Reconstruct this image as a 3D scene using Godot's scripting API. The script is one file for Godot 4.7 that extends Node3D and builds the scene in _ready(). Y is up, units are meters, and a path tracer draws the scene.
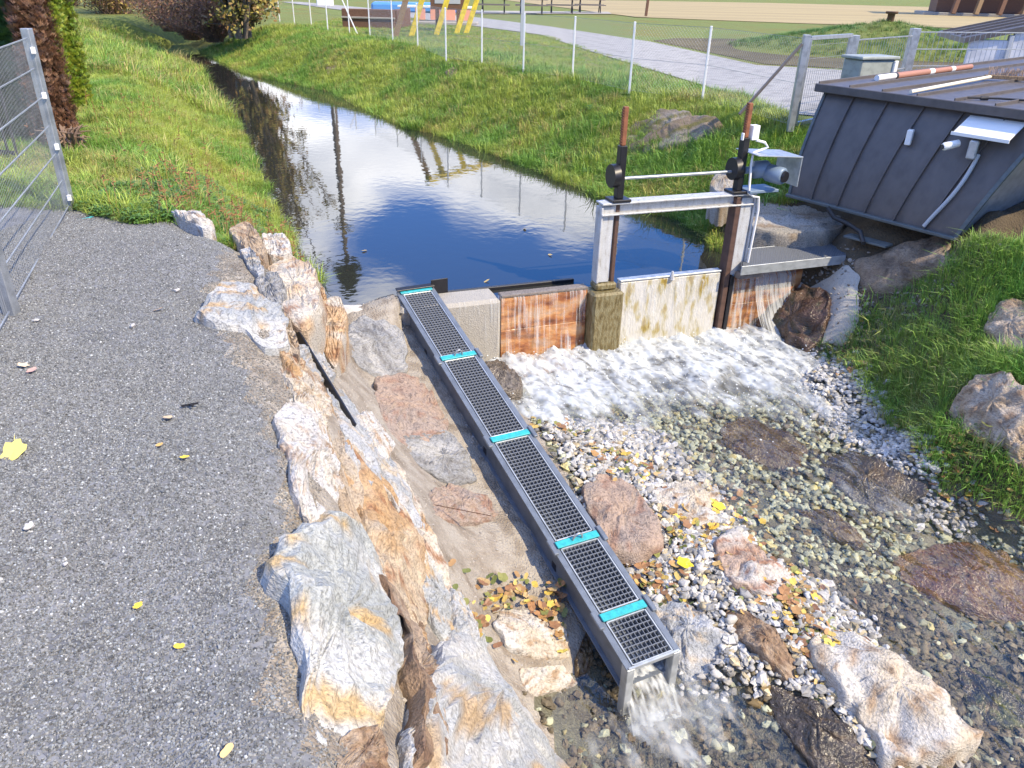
extends Node3D
# A weir with a sluice gate, a pond above it and a rocky stream below it, seen from a gravel path.
# Units are metres; the path is at y = 0, the pond at -0.75, the stream falls from -1.3 to -1.7.

const POND_Y := -0.75
# ground heights measured on site: x, z, height
const GROUND_POINTS := [-0.51, -1.19, 0.00, -0.71, -1.51, 0.00, -0.84, -1.73, 0.00, -0.89, -2.12, 0.00, -1.03, -2.63, 0.00, -1.36, -3.25, 0.00, -1.75, -3.98, 0.00, -2.12, -5.27, 0.00, -1.58, -2.94, 0.00, -1.21, -1.72, 0.00, -2.47, -4.08, 0.00, -2.86, -5.59, 0.00, -3.43, -5.90, 0.00, -0.83, -1.18, 0.00, -3.00, -1.00, 0.00, -4.50, -3.00, 0.00, -1.00, 0.00, 0.00, -4.50, -5.50, 0.00, 0.00, 1.00, 0.00, -1.00, 1.50, 0.00, -0.82, -2.51, -0.06, -1.14, -3.07, -0.06, -0.55, -1.81, -0.06, -0.47, -1.31, -0.06, -1.29, -3.82, -0.04, -1.75, -4.87, -0.04, -1.38, -4.87, -0.28, -0.66, -2.49, -0.28, -0.43, -1.81, -0.28, -0.87, -3.28, -0.28, -1.20, -4.71, -0.50, -0.48, -2.28, -0.50, -0.79, -3.45, -0.50, -1.39, -5.85, -0.82, -0.48, -2.61, -0.75, -0.29, -2.07, -0.75, -0.84, -4.09, -0.75, -0.37, -2.76, -0.95, -0.34, -3.05, -0.95, -0.14, -2.10, -0.95, -1.04, -4.81, -0.85, -0.44, -4.00, -1.12, -0.04, -3.25, -1.40, 0.18, -2.83, -1.62, 0.30, -2.47, -1.74, -1.04, -5.78, -0.78, -1.26, -5.85, -0.78, -0.91, -5.67, -0.88, -1.07, -5.42, -0.86, -0.62, -4.53, -1.00, -0.21, -3.80, -1.20, 0.13, -3.28, -1.42, 0.29, -2.98, -1.56, 0.50, -2.78, -1.78, 0.75, -2.67, -1.78, 1.03, -2.80, -1.78, 0.80, -1.60, -1.85, 1.80, -1.40, -1.85, 0.25, -1.50, -1.70, -0.10, -1.30, -0.60, 0.10, -0.60, -1.20, 0.15, -1.20, -1.20, -0.15, -0.50, -0.10, 1.20, -0.30, -1.90, 2.50, -0.30, -1.90, 0.43, -6.15, -1.50, 1.17, -6.29, -1.50, 1.83, -6.86, -1.50, 0.93, -5.80, -1.50, 0.07, -5.79, -1.42, 1.98, -5.89, -1.52, 2.52, -6.57, -1.45, 0.20, -6.20, -1.50, 1.00, -6.40, -1.50, 1.80, -6.80, -1.50, 0.44, -4.85, -1.33, 0.63, -4.59, -1.33, 0.75, -4.30, -1.38, 0.93, -4.20, -1.38, 1.12, -3.77, -1.44, 1.36, -3.46, -1.48, 0.92, -3.62, -1.48, 1.60, -3.26, -1.51, 1.12, -3.40, -1.51, 1.79, -2.83, -1.57, 1.95, -2.57, -1.61, 1.19, -3.15, -1.56, 1.27, -2.91, -1.60, 1.40, -2.64, -1.72, 1.13, -2.78, -1.76, 1.41, -4.84, -1.47, 1.94, -5.14, -1.47, 2.04, -4.44, -1.53, 1.62, -4.43, -1.53, 2.38, -3.88, -1.58, 1.99, -3.87, -1.58, 2.58, -3.30, -1.68, 2.28, -3.30, -1.68, 2.67, -2.82, -1.75, 2.47, -2.94, -1.75, 3.18, -4.16, -1.62, 3.04, -2.63, -1.80, 3.20, -2.20, -1.85, 4.20, -2.40, -1.85, 2.62, -5.96, -1.30, 2.78, -5.61, -1.30, 2.98, -5.11, -1.33, 2.93, -4.48, -1.36, 3.22, -4.22, -1.42, 3.37, -3.84, -1.52, 3.06, -5.97, -1.15, 3.02, -4.81, -1.15, 3.33, -6.39, -0.85, 3.26, -5.03, -0.85, 3.71, -6.62, -0.55, 3.70, -5.46, -0.55, 4.17, -6.45, -0.30, 3.31, -4.26, -1.20, 3.53, -4.55, -0.75, 3.63, -4.19, -1.30, 4.60, -6.00, -0.10, 5.40, -5.20, -0.10, 5.20, -4.40, -0.30, 4.60, -3.40, -1.20, 5.20, -2.20, -1.70, 6.50, -5.00, 0.10, 6.50, -7.00, 0.10, 6.20, -3.60, -0.60, 3.08, -6.87, -0.70, 2.96, -6.49, -1.00, 2.88, -6.38, -1.25, 3.39, -6.88, -0.60, 2.20, -6.72, -1.55, 2.45, -6.72, -1.55, 2.65, -6.85, -1.40, 2.85, -7.00, -1.00, 2.95, -7.30, -0.72, 3.04, -8.11, -0.58, 3.36, -7.16, -0.40, 3.62, -7.17, -0.30, 2.89, -8.19, -0.25, 3.93, -6.76, -0.25, 2.47, -7.59, -0.60, 3.50, -8.20, -0.20, 4.20, -7.00, -0.20, 4.50, -8.50, 0.00, 4.15, -6.50, 0.02, 4.60, -6.70, 0.02, 3.95, -6.20, -0.10, 3.85, -6.35, -0.18, -0.83, -6.10, -0.76, -0.67, -5.78, -0.93, -0.52, -5.45, -1.01, -0.36, -5.12, -1.08, -0.20, -4.80, -1.16, -0.04, -4.47, -1.23, 0.12, -4.14, -1.30, 0.28, -3.82, -1.38, 0.44, -3.49, -1.45, 0.60, -3.17, -1.63, 0.76, -2.84, -1.70, -1.00, -5.90, -0.86, -1.25, -5.90, -0.86, -1.45, -5.95, -0.86, -0.92, -5.55, -0.90, -1.30, -5.60, -0.82, -0.12, -5.98, -1.55, 0.30, -6.12, -1.55, 0.70, -6.20, -1.55, 0.05, -5.70, -1.50, -0.30, -5.75, -1.35]
const PATH_EDGE := [Vector2(0.60, 2.20), Vector2(-0.05, 0.20), Vector2(-0.42, -1.13), Vector2(-0.51, -1.32), Vector2(-0.63, -1.41), Vector2(-0.65, -1.58), Vector2(-0.77, -1.73), Vector2(-0.80, -1.91), Vector2(-0.77, -2.12), Vector2(-0.87, -2.42), Vector2(-1.03, -2.79), Vector2(-1.17, -3.05), Vector2(-1.54, -3.71), Vector2(-1.81, -4.29), Vector2(-1.97, -5.05), Vector2(-2.04, -5.39), Vector2(-2.46, -5.70), Vector2(-2.81, -5.56), Vector2(-3.43, -5.90), Vector2(-4.60, -6.00), Vector2(-6.00, 2.20)]
const BED_EDGE := [Vector2(-0.35, -6.00), Vector2(-0.28, -6.07), Vector2(-0.01, -5.72), Vector2(0.25, -4.78), Vector2(0.47, -4.15), Vector2(0.56, -3.66), Vector2(0.78, -3.42), Vector2(0.79, -3.10), Vector2(0.53, -3.17), Vector2(0.37, -2.92), Vector2(0.08, -2.75), Vector2(0.26, -2.60), Vector2(0.35, -1.60), Vector2(0.50, 0.40), Vector2(6.20, 0.40), Vector2(6.20, -2.60), Vector2(3.90, -3.60), Vector2(3.27, -4.21), Vector2(2.91, -4.43), Vector2(2.99, -5.05), Vector2(2.88, -5.68), Vector2(2.81, -6.43), Vector2(2.67, -6.77), Vector2(2.50, -7.10)]
const BAR_EDGE := [Vector2(0.26, -5.01), Vector2(0.71, -5.37), Vector2(1.15, -5.08), Vector2(1.46, -4.38), Vector2(1.57, -3.76), Vector2(1.96, -3.59), Vector2(2.11, -3.18), Vector2(2.25, -2.76), Vector2(2.24, -2.53), Vector2(1.81, -2.46), Vector2(1.53, -2.80), Vector2(1.24, -2.88), Vector2(1.00, -2.97), Vector2(0.78, -3.42), Vector2(0.53, -4.16)]
const SHINGLE_EDGE := [Vector2(2.49, -6.59), Vector2(2.88, -6.36), Vector2(2.95, -5.63), Vector2(2.99, -4.94), Vector2(2.94, -4.42), Vector2(3.22, -4.22), Vector2(3.09, -4.15), Vector2(2.71, -4.38), Vector2(2.56, -5.15), Vector2(2.37, -5.79)]
const APRON_EDGE := [Vector2(2.55, -7.20), Vector2(3.11, -6.98), Vector2(3.18, -6.76), Vector2(3.09, -6.42), Vector2(2.98, -6.32), Vector2(2.83, -6.45), Vector2(2.95, -6.77), Vector2(2.80, -7.18)]
const LEAFPILE_EDGE := [Vector2(-0.19, -3.02), Vector2(-0.04, -3.31), Vector2(0.30, -3.32), Vector2(0.21, -3.15), Vector2(-0.13, -2.89)]
const LEAF_CLUSTERS := [Vector2(1.14, -3.85), Vector2(1.44, -4.31), Vector2(1.70, -3.57), Vector2(1.69, -3.28), Vector2(1.71, -3.14), Vector2(0.79, -3.54), Vector2(0.71, -4.64), Vector2(0.41, -5.05), Vector2(1.24, -4.02), Vector2(1.59, -3.41), Vector2(1.43, -3.73), Vector2(0.90, -3.48), Vector2(0.92, -4.56), Vector2(1.74, -2.98)]
const SLOPE_LEAVES := [Vector2(-0.09, -3.17), Vector2(0.04, -3.29), Vector2(0.18, -3.24), Vector2(0.30, -3.32), Vector2(0.24, -3.15), Vector2(-0.16, -2.91)]
const BANK_LEAVES := [Vector2(3.09, -4.59), Vector2(3.21, -4.44), Vector2(2.91, -6.22), Vector2(2.96, -6.00), Vector2(3.16, -4.37), Vector2(3.04, -4.68)]
const POND_LEFT := [Vector2(-1.62, -6.06), Vector2(-1.82, -6.68), Vector2(-2.75, -8.65), Vector2(-4.91, -14.09), Vector2(-8.72, -22.48), Vector2(-8.86, -23.25), Vector2(-13.86, -31.31)]
const POND_RIGHT := [Vector2(-13.55, -33.59), Vector2(-7.44, -22.75), Vector2(-4.51, -19.53), Vector2(-2.21, -15.01), Vector2(-0.61, -12.93), Vector2(0.60, -10.75), Vector2(1.28, -9.45), Vector2(1.98, -8.63), Vector2(2.15, -7.70), Vector2(2.75, -7.35)]
# label, kind of stone, how far it stands out, outline on the ground (x, y, z ...)
const BOULDERS := [
	["small white boulder at the far tip of the gravel path", "white", 0.10, [-2.72, 0.00, -5.85, -2.70, 0.00, -6.03, -2.49, 0.00, -5.87, -2.18, 0.00, -5.46, -2.21, 0.00, -5.33, -2.44, 0.00, -5.54]],
	["tan boulder between the path tip and the grass bank", "tan", 0.05, [-2.13, -0.05, -5.57, -2.12, -0.05, -5.77, -2.05, -0.05, -5.81, -1.90, -0.05, -5.54, -1.74, -0.05, -5.20, -1.71, -0.05, -5.00, -1.81, -0.05, -5.07, -1.98, -0.05, -5.34]],
	["rounded white boulder touching the green bank grass by the pond", "white", 0.14, [-1.87, -0.15, -5.51, -1.85, -0.15, -5.63, -1.78, -0.15, -5.65, -1.66, -0.15, -5.49, -1.61, -0.15, -5.34, -1.66, -0.15, -5.28, -1.75, -0.15, -5.29, -1.82, -0.15, -5.38]],
	["narrow bluish white stone beside the sandy patch of the path edge", "bluewhite", 0.04, [-1.88, -0.03, -5.07, -1.86, -0.03, -5.21, -1.61, -0.03, -4.72, -1.60, -0.03, -4.58, -1.72, -0.03, -4.75]],
	["large white boulder with orange rust at the top of the wall", "whiteorange", 0.12, [-1.71, -0.16, -5.07, -1.69, -0.16, -5.17, -1.64, -0.16, -5.42, -1.48, -0.16, -5.23, -1.35, -0.16, -4.97, -1.23, -0.16, -4.62, -1.17, -0.16, -4.33, -1.17, -0.16, -4.00, -1.26, -0.16, -4.04, -1.44, -0.16, -4.27, -1.54, -0.16, -4.60]],
	["small rusty stone wedged by the pond edge", "orange", 0.05, [-1.52, -0.38, -5.53, -1.43, -0.38, -5.40, -1.32, -0.38, -5.10, -1.33, -0.38, -5.00, -1.40, -0.38, -5.08]],
	["upright cream boulder next to the steel plate", "whiteorange", 0.09, [-1.38, -0.42, -5.17, -1.32, -0.42, -5.26, -1.22, -0.42, -5.13, -1.14, -0.42, -4.85, -1.08, -0.42, -4.47, -1.06, -0.42, -4.14, -1.13, -0.42, -4.23, -1.23, -0.42, -4.48, -1.30, -0.42, -4.84]],
	["broad flat grey and ochre boulder set into the gravel path", "bluewhite2", 0.10, [-1.66, 0.05, -3.70, -1.77, -0.02, -4.37, -1.73, -0.04, -4.55, -1.60, -0.10, -4.49, -1.42, -0.19, -4.35, -1.19, -0.07, -3.69, -1.19, -0.07, -3.60, -1.26, -0.02, -3.51, -1.39, 0.03, -3.64, -1.50, 0.05, -3.61]],
	["grey wedge stone between the two largest wall top boulders", "grey", 0.05, [-1.68, -0.06, -4.79, -1.54, -0.06, -4.74, -1.40, -0.06, -4.45, -1.36, -0.06, -4.17, -1.47, -0.06, -4.28, -1.60, -0.06, -4.49]],
	["pale upright stone below the flat ochre boulder", "tan", 0.04, [-1.39, -0.10, -4.16, -1.30, -0.10, -4.12, -1.14, -0.10, -3.72, -1.11, -0.10, -3.60, -1.25, -0.10, -3.69]],
	["speckled grey white stone along the steel plate", "bluewhite", 0.05, [-1.18, -0.12, -3.72, -1.25, -0.35, -4.34, -1.10, -0.48, -4.26, -1.03, -0.38, -3.90, -1.03, -0.27, -3.63, -1.12, -0.15, -3.54]],
	["rusty orange stone bordering the sandy path edge", "orange", 0.04, [-1.25, -0.06, -3.68, -1.20, -0.12, -3.76, -1.12, -0.19, -3.68, -1.07, -0.17, -3.41, -1.09, -0.11, -3.26, -1.17, -0.10, -3.50]],
	["bright white quartz boulder sunk in brown dirt", "white", 0.06, [-1.05, -0.13, -3.27, -0.96, -0.19, -3.22, -0.83, -0.28, -3.00, -0.73, -0.29, -2.69, -0.64, -0.22, -2.27, -0.70, -0.12, -2.18, -0.82, -0.02, -2.38, -1.05, -0.08, -2.94]],
	["huge white and yellow boulder at the lower path edge", "whiteyellow", 0.08, [-0.77, 0.04, -1.85, -0.74, -0.05, -2.07, -0.71, -0.18, -2.38, -0.62, -0.37, -2.54, -0.54, -0.48, -2.46, -0.44, -0.56, -2.29, -0.38, -0.46, -1.96, -0.37, -0.25, -1.57, -0.36, -0.22, -1.42, -0.44, -0.08, -1.29, -0.53, -0.02, -1.36, -0.55, -0.03, -1.52, -0.60, 0.01, -1.64, -0.65, 0.04, -1.73]],
	["long tan and white slab at the head of the wall", "tan", 0.04, [-1.14, -0.16, -3.63, -1.07, -0.27, -3.72, -0.78, -0.34, -3.10, -0.64, -0.44, -2.68, -0.54, -0.51, -2.46, -0.56, -0.34, -2.28, -0.76, -0.24, -2.67, -0.91, -0.19, -3.01]],
	["long orange boulder in the middle of the wall", "orange", 0.08, [-0.82, -0.28, -2.98, -0.77, -0.38, -3.24, -0.63, -0.58, -3.19, -0.51, -0.72, -3.01, -0.39, -0.91, -2.82, -0.36, -0.96, -2.67, -0.39, -0.75, -2.37, -0.49, -0.51, -2.31, -0.57, -0.44, -2.42, -0.68, -0.40, -2.71]],
	["thin grey white slab above the long orange boulder", "bluewhite", 0.05, [-0.99, -0.28, -3.51, -0.94, -0.48, -3.82, -0.67, -0.69, -3.54, -0.44, -0.83, -3.16, -0.45, -0.77, -2.88, -0.63, -0.53, -3.08, -0.80, -0.33, -3.18]],
	["brown banded boulder under the long orange one", "brown", 0.10, [-0.53, -0.42, -2.28, -0.49, -0.67, -2.54, -0.40, -0.82, -2.53, -0.32, -0.76, -2.25, -0.29, -0.62, -1.92, -0.24, -0.60, -1.71, -0.21, -0.59, -1.60, -0.28, -0.34, -1.42, -0.31, -0.38, -1.57, -0.32, -0.46, -1.79, -0.37, -0.42, -1.85, -0.41, -0.55, -2.12]],
	["grey striped slab on the stream side of the orange boulder", "bluewhite2", 0.05, [-0.55, -0.66, -3.00, -0.40, -0.88, -2.95, -0.26, -1.10, -2.88, -0.20, -1.18, -2.69, -0.23, -1.08, -2.51, -0.34, -0.94, -2.55, -0.43, -0.86, -2.72]],
	["big grey veined boulder at the foot of the wall", "bluewhite2", 0.12, [-0.34, -0.57, -1.91, -0.28, -1.04, -2.57, -0.17, -1.27, -2.90, -0.06, -1.41, -2.82, 0.07, -1.53, -2.61, 0.25, -1.76, -2.61, 0.35, -1.83, -2.46, -0.24, -0.44, -1.42, -0.30, -0.42, -1.61]],
	["pale boulder left of the big grey veined one", "bluewhite", 0.06, [-0.31, -0.33, -1.51, -0.30, -0.52, -1.80, -0.26, -0.58, -1.77, -0.20, -0.60, -1.60, -0.28, -0.31, -1.37]],
	["small brown rock at the bottom edge of the wall", "brown", 0.05, [-0.43, -0.10, -1.34, -0.37, -0.22, -1.46, -0.32, -0.24, -1.34, -0.41, -0.09, -1.22]],
	["rust brown stone between the orange boulder and grey slab", "orange", 0.03, [-0.39, -0.71, -2.37, -0.35, -0.79, -2.39, -0.32, -0.81, -2.32, -0.33, -0.73, -2.22, -0.36, -0.69, -2.25]],
	["pale stone packed between quartz boulder and long tan slab", "bluewhite", 0.04, [-1.00, -0.32, -3.64, -0.99, -0.49, -3.98, -0.82, -0.58, -3.70, -0.65, -0.51, -3.12, -0.68, -0.43, -2.90, -0.78, -0.32, -3.04]],
	["wide pale slab low in the wall above the mortar slope", "whiteorange", 0.05, [-0.69, -0.62, -3.48, -0.61, -0.76, -3.57, -0.42, -0.86, -3.18, -0.27, -1.06, -2.86, -0.31, -1.02, -2.73, -0.44, -0.81, -2.83, -0.55, -0.64, -2.98]],
	["grey stone at the wall foot beside the flagstone", "bluewhite", 0.06, [-0.30, -1.02, -2.91, -0.23, -1.13, -2.96, -0.15, -1.24, -2.80, -0.18, -1.20, -2.66, -0.26, -1.08, -2.64]],
	["cream stone in the wall below the flat ochre boulder", "cream", 0.05, [-1.17, -0.10, -3.45, -1.12, -0.20, -3.70, -0.94, -0.31, -3.46, -0.87, -0.23, -3.09, -0.99, -0.14, -3.09]],
	["pale angular stone under the steel strip", "white", 0.06, [-0.87, -0.49, -3.64, -0.87, -0.73, -4.16, -0.70, -0.80, -3.83, -0.67, -0.65, -3.43, -0.76, -0.53, -3.44]],
	["round grey banded stone at the top of the mortar slope", "grey", 0.05, [-1.29, -0.77, -5.54, -1.19, -0.74, -5.69, -1.03, -0.76, -5.68, -0.88, -0.84, -5.63, -0.79, -0.97, -5.19, -0.94, -0.92, -5.00, -1.09, -0.78, -4.88, -1.17, -0.67, -4.91]],
	["flat pink granite stone in the mortar slope", "pink", 0.04, [-0.99, -0.92, -4.96, -0.86, -0.96, -5.12, -0.65, -1.01, -5.12, -0.47, -1.08, -4.76, -0.43, -1.09, -4.55, -0.64, -0.96, -4.08, -0.77, -0.84, -4.11, -0.88, -0.79, -4.40]],
	["flat blue grey stone in the mortar below the pink one", "grey", 0.04, [-0.71, -0.91, -4.14, -0.44, -1.09, -4.52, -0.29, -1.17, -4.37, -0.22, -1.22, -4.13, -0.42, -1.13, -3.98, -0.59, -1.00, -3.98]],
	["dull pink stone half buried in the mortar slope", "pink", 0.03, [-0.47, -0.98, -3.65, -0.37, -1.16, -4.00, -0.15, -1.25, -4.01, -0.07, -1.28, -3.85, -0.27, -1.14, -3.57, -0.42, -0.97, -3.43]],
	["cracked cream flagstone under the yellow leaf pile", "cream", 0.05, [-0.07, -1.34, -3.00, -0.03, -1.40, -3.16, 0.12, -1.44, -3.21, 0.31, -1.52, -3.14, 0.35, -1.57, -3.02, 0.16, -1.53, -2.96, -0.00, -1.42, -2.92]],
	["small cream stone at the brown pool edge", "cream", 0.04, [0.06, -1.51, -2.86, 0.30, -1.59, -2.97, 0.38, -1.66, -2.91, 0.15, -1.61, -2.78, 0.08, -1.55, -2.78]],
	["dark brown stone in the pool beside the lower end of the ladder", "brownwet", 0.05, [0.37, -1.59, -3.01, 0.45, -1.56, -3.20, 0.47, -1.62, -3.05, 0.44, -1.66, -2.95, 0.37, -1.63, -2.94]],
	["rounded grey stone under the middle of the ladder", "greywet", 0.09, [-0.23, -1.22, -5.83, -0.12, -1.22, -5.90, 0.08, -1.22, -5.54, 0.07, -1.22, -5.41, -0.08, -1.22, -5.37, -0.19, -1.22, -5.47]],
	["pink granite boulder on the stream side of the ladder", "pink", 0.12, [0.47, -1.35, -4.23, 0.63, -1.35, -4.40, 0.83, -1.38, -4.31, 0.94, -1.41, -3.92, 0.96, -1.45, -3.75, 0.80, -1.47, -3.64, 0.62, -1.45, -3.66, 0.54, -1.40, -3.89]],
	["cream block in the pebbles nearest the foaming pool", "cream", 0.11, [0.97, -1.39, -4.31, 1.27, -1.45, -4.48, 1.46, -1.50, -4.41, 1.42, -1.48, -4.14, 1.23, -1.44, -3.96, 0.98, -1.40, -4.05]],
	["blue grey boulder at the foot of the ladder", "bluewhite", 0.13, [0.83, -1.55, -3.39, 1.01, -1.52, -3.41, 1.11, -1.53, -3.32, 1.23, -1.55, -3.14, 1.09, -1.65, -2.98, 0.97, -1.68, -2.97, 0.89, -1.61, -3.17]],
	["pink streaked long boulder in the middle of the pebble bar", "pinkwhite", 0.13, [1.27, -1.45, -3.79, 1.40, -1.47, -3.94, 1.51, -1.49, -3.82, 1.60, -1.51, -3.63, 1.72, -1.53, -3.54, 1.74, -1.53, -3.42, 1.59, -1.51, -3.35, 1.41, -1.49, -3.40, 1.30, -1.48, -3.44, 1.27, -1.47, -3.60]],
	["brown loaf shaped rock in the pebble bar", "brown", 0.12, [1.25, -1.51, -3.31, 1.35, -1.50, -3.28, 1.48, -1.52, -3.15, 1.53, -1.55, -2.99, 1.55, -1.58, -2.88, 1.48, -1.58, -2.88, 1.37, -1.56, -2.98, 1.26, -1.54, -3.14]],
	["largest white boulder at the end of the pebble bar", "cream", 0.22, [1.66, -1.53, -3.09, 1.80, -1.55, -3.20, 1.96, -1.60, -3.14, 2.12, -1.65, -3.05, 2.20, -1.67, -2.90, 2.35, -1.72, -2.75, 2.38, -1.72, -2.63, 2.25, -1.69, -2.53, 2.11, -1.67, -2.46, 1.81, -1.66, -2.44, 1.79, -1.61, -2.63, 1.70, -1.58, -2.80, 1.62, -1.55, -2.95]],
	["dark wet rock left of the largest white boulder", "darkwet", 0.08, [1.37, -1.60, -2.88, 1.48, -1.60, -2.84, 1.64, -1.61, -2.74, 1.75, -1.63, -2.57, 1.83, -1.67, -2.40, 1.55, -1.74, -2.40, 1.39, -1.69, -2.71]],
	["large reddish brown rock under the rushing water", "redwet", 0.13, [2.46, -1.59, -3.90, 2.87, -1.66, -4.09, 3.23, -1.62, -3.98, 3.26, -1.59, -3.75, 3.12, -1.67, -3.45, 2.86, -1.68, -3.47, 2.62, -1.66, -3.59, 2.50, -1.63, -3.70]],
	["dark mossy rock under water right of the white boulder", "mosswet", 0.09, [2.53, -1.72, -3.10, 2.67, -1.72, -3.14, 2.76, -1.73, -3.03, 2.77, -1.75, -2.87, 2.71, -1.76, -2.76, 2.54, -1.75, -2.77, 2.50, -1.75, -2.94]],
	["small brown rock under water above the reddish one", "brownwet", 0.08, [1.98, -1.54, -4.32, 2.21, -1.54, -4.30, 2.35, -1.57, -4.04, 2.26, -1.57, -3.95, 2.10, -1.57, -4.06]],
	["dark wet boulder below the steel walkway", "darkwet2", 0.20, [2.45, -1.35, -7.01, 2.57, -1.16, -7.13, 2.78, -0.97, -7.15, 2.96, -0.87, -6.87, 2.92, -1.01, -6.60, 2.83, -1.20, -6.50, 2.72, -1.32, -6.46, 2.55, -1.43, -6.57, 2.45, -1.49, -6.87]],
	["flat grey rock under water in midstream", "brownwet", 0.07, [1.67, -1.49, -5.31, 1.92, -1.49, -5.51, 2.16, -1.47, -5.23, 2.27, -1.48, -4.99, 2.10, -1.50, -4.78, 1.86, -1.50, -4.84, 1.67, -1.48, -5.01]],
	["dark brown rock under water by the right pebbles", "darkwet", 0.08, [2.31, -1.49, -4.86, 2.57, -1.46, -4.93, 2.71, -1.41, -4.68, 2.89, -1.41, -4.44, 2.82, -1.50, -4.35, 2.49, -1.54, -4.32, 2.36, -1.52, -4.48, 2.30, -1.50, -4.66]],
	["tan boulder high on the right grass bank", "tan", 0.10, [3.60, -0.63, -5.45, 3.77, -0.49, -5.60, 3.93, -0.41, -5.50, 3.67, -0.59, -4.92, 3.55, -0.64, -5.00]],
	["large tan boulder low on the right grass bank", "tan", 0.12, [3.14, -0.99, -4.83, 3.28, -0.82, -4.90, 3.42, -0.71, -4.82, 3.51, -0.75, -4.54, 3.50, -0.84, -4.45, 3.29, -1.02, -4.42, 3.15, -1.05, -4.63]],
	["tan rock at the frame edge below the bank boulders", "tan", 0.10, [3.30, -0.95, -4.50, 3.47, -0.82, -4.50, 3.47, -1.16, -4.25, 3.31, -1.10, -4.34]],
	["long brown rock at the corner of the metal clad building", "brown2", 0.10, [3.17, -0.61, -6.95, 3.55, -0.47, -6.96, 3.88, -0.31, -6.76, 3.67, -0.41, -6.23, 3.54, -0.66, -6.48, 3.34, -0.77, -6.58, 3.19, -0.75, -6.69]],
	["flat pale slab of rock behind the steel walkway", "tan2", 0.05, [2.47, -0.46, -8.33, 2.74, -0.46, -8.63, 3.25, -0.46, -8.68, 3.44, -0.46, -8.17, 3.35, -0.46, -7.71, 3.03, -0.46, -7.42, 2.66, -0.46, -7.30, 2.35, -0.46, -7.46, 2.33, -0.46, -7.88]],
	["thin rock layer under the pale slab behind the walkway", "brown2", 0.07, [2.29, -0.62, -7.71, 2.49, -0.57, -7.67, 2.78, -0.63, -7.56, 2.70, -0.69, -7.50, 2.32, -0.73, -7.54]],
	["small pale rock on the bank behind the drive motor", "tan2", 0.09, [2.03, -0.20, -8.13, 2.25, -0.20, -8.79, 2.41, -0.20, -8.90, 2.21, -0.20, -7.86, 2.04, -0.20, -7.71]],
	["broad mossy rock outcrop on the far bank", "moss", 0.20, [1.50, -0.33, -11.46, 1.77, -0.15, -11.76, 2.06, -0.04, -11.82, 2.38, -0.00, -11.46, 2.53, -0.04, -10.96, 2.77, -0.01, -10.67, 2.53, -0.11, -10.56, 2.33, -0.20, -10.49, 1.98, -0.31, -10.64, 1.53, -0.41, -11.03]],
	["small grey stone low on the far grass bank", "brown2", 0.05, [-5.06, -0.37, -21.67, -4.94, -0.31, -21.76, -4.72, -0.36, -21.34, -4.66, -0.48, -20.89, -4.85, -0.54, -20.92]],
	["brown stone peeking from the far bank turf", "brown2", 0.10, [-1.56, -0.06, -17.59, -1.43, -0.02, -17.60, -1.27, -0.03, -17.19, -1.33, -0.10, -16.91, -1.49, -0.12, -17.10]],
]

var M := {}
var taken := {}
var rng := RandomNumberGenerator.new()
var weights := PackedFloat32Array()
var gx := PackedFloat32Array()
var gz := PackedFloat32Array()
var heights := PackedFloat32Array()
var full_pond := PackedVector2Array()
var boulder_outlines: Array = []
var rough := FastNoiseLite.new()
var fine := FastNoiseLite.new()
const NX0 := -4.5
const NZ0 := -9.0
const NC := 0.05
const NW := 211
const NH := 225

# ---------------------------------------------------------------- helpers
func numbered(called: String) -> String:
	if not taken.has(called):
		taken[called] = 0
		return called
	taken[called] += 1
	return "%s_%03d" % [called, taken[called]]

func tag(o: Node, label: String, category: String, group := "", kind := "") -> Node:
	if label: o.set_meta("label", label)
	if category: o.set_meta("category", category)
	if group: o.set_meta("group", group)
	if kind: o.set_meta("kind", kind)
	return o

func thing(called: String, label: String, category: String, where := Vector3.ZERO, group := "", kind := "") -> Node3D:
	var o := Node3D.new()
	o.name = numbered(called)
	add_child(o)
	o.position = where
	tag(o, label, category, group, kind)
	return o

func started() -> SurfaceTool:
	var st := SurfaceTool.new()
	st.begin(Mesh.PRIMITIVE_TRIANGLES)
	st.set_smooth_group(-1)
	return st

func done(st: SurfaceTool, called: String, m: Material, parent: Node = null) -> MeshInstance3D:
	st.generate_normals()
	return placed(st.commit(), called, m, parent)

func placed(mesh: Mesh, called: String, m: Material, parent: Node = null) -> MeshInstance3D:
	var o := MeshInstance3D.new()
	o.mesh = mesh
	o.material_override = m
	if parent == null:
		o.name = numbered(called)
		add_child(o)
	else:
		o.name = called
		parent.add_child(o, true)
	return o

func tri(st: SurfaceTool, a: Vector3, b: Vector3, c: Vector3) -> void:
	st.add_vertex(a); st.add_vertex(b); st.add_vertex(c)

func quad(st: SurfaceTool, a: Vector3, b: Vector3, c: Vector3, d: Vector3) -> void:
	tri(st, a, b, c); tri(st, a, c, d)

# a face turned away from the middle of its body
func face(st: SurfaceTool, p: Array, mid: Vector3) -> void:
	var c := Vector3.ZERO
	for v in p: c += v
	c /= p.size()
	var n: Vector3 = (p[1] - p[0]).cross(p[2] - p[0])
	var q := p.duplicate()
	if n.dot(c - mid) > 0.0: q.reverse()
	for i in range(1, q.size() - 1): tri(st, q[0], q[i], q[i + 1])

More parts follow.
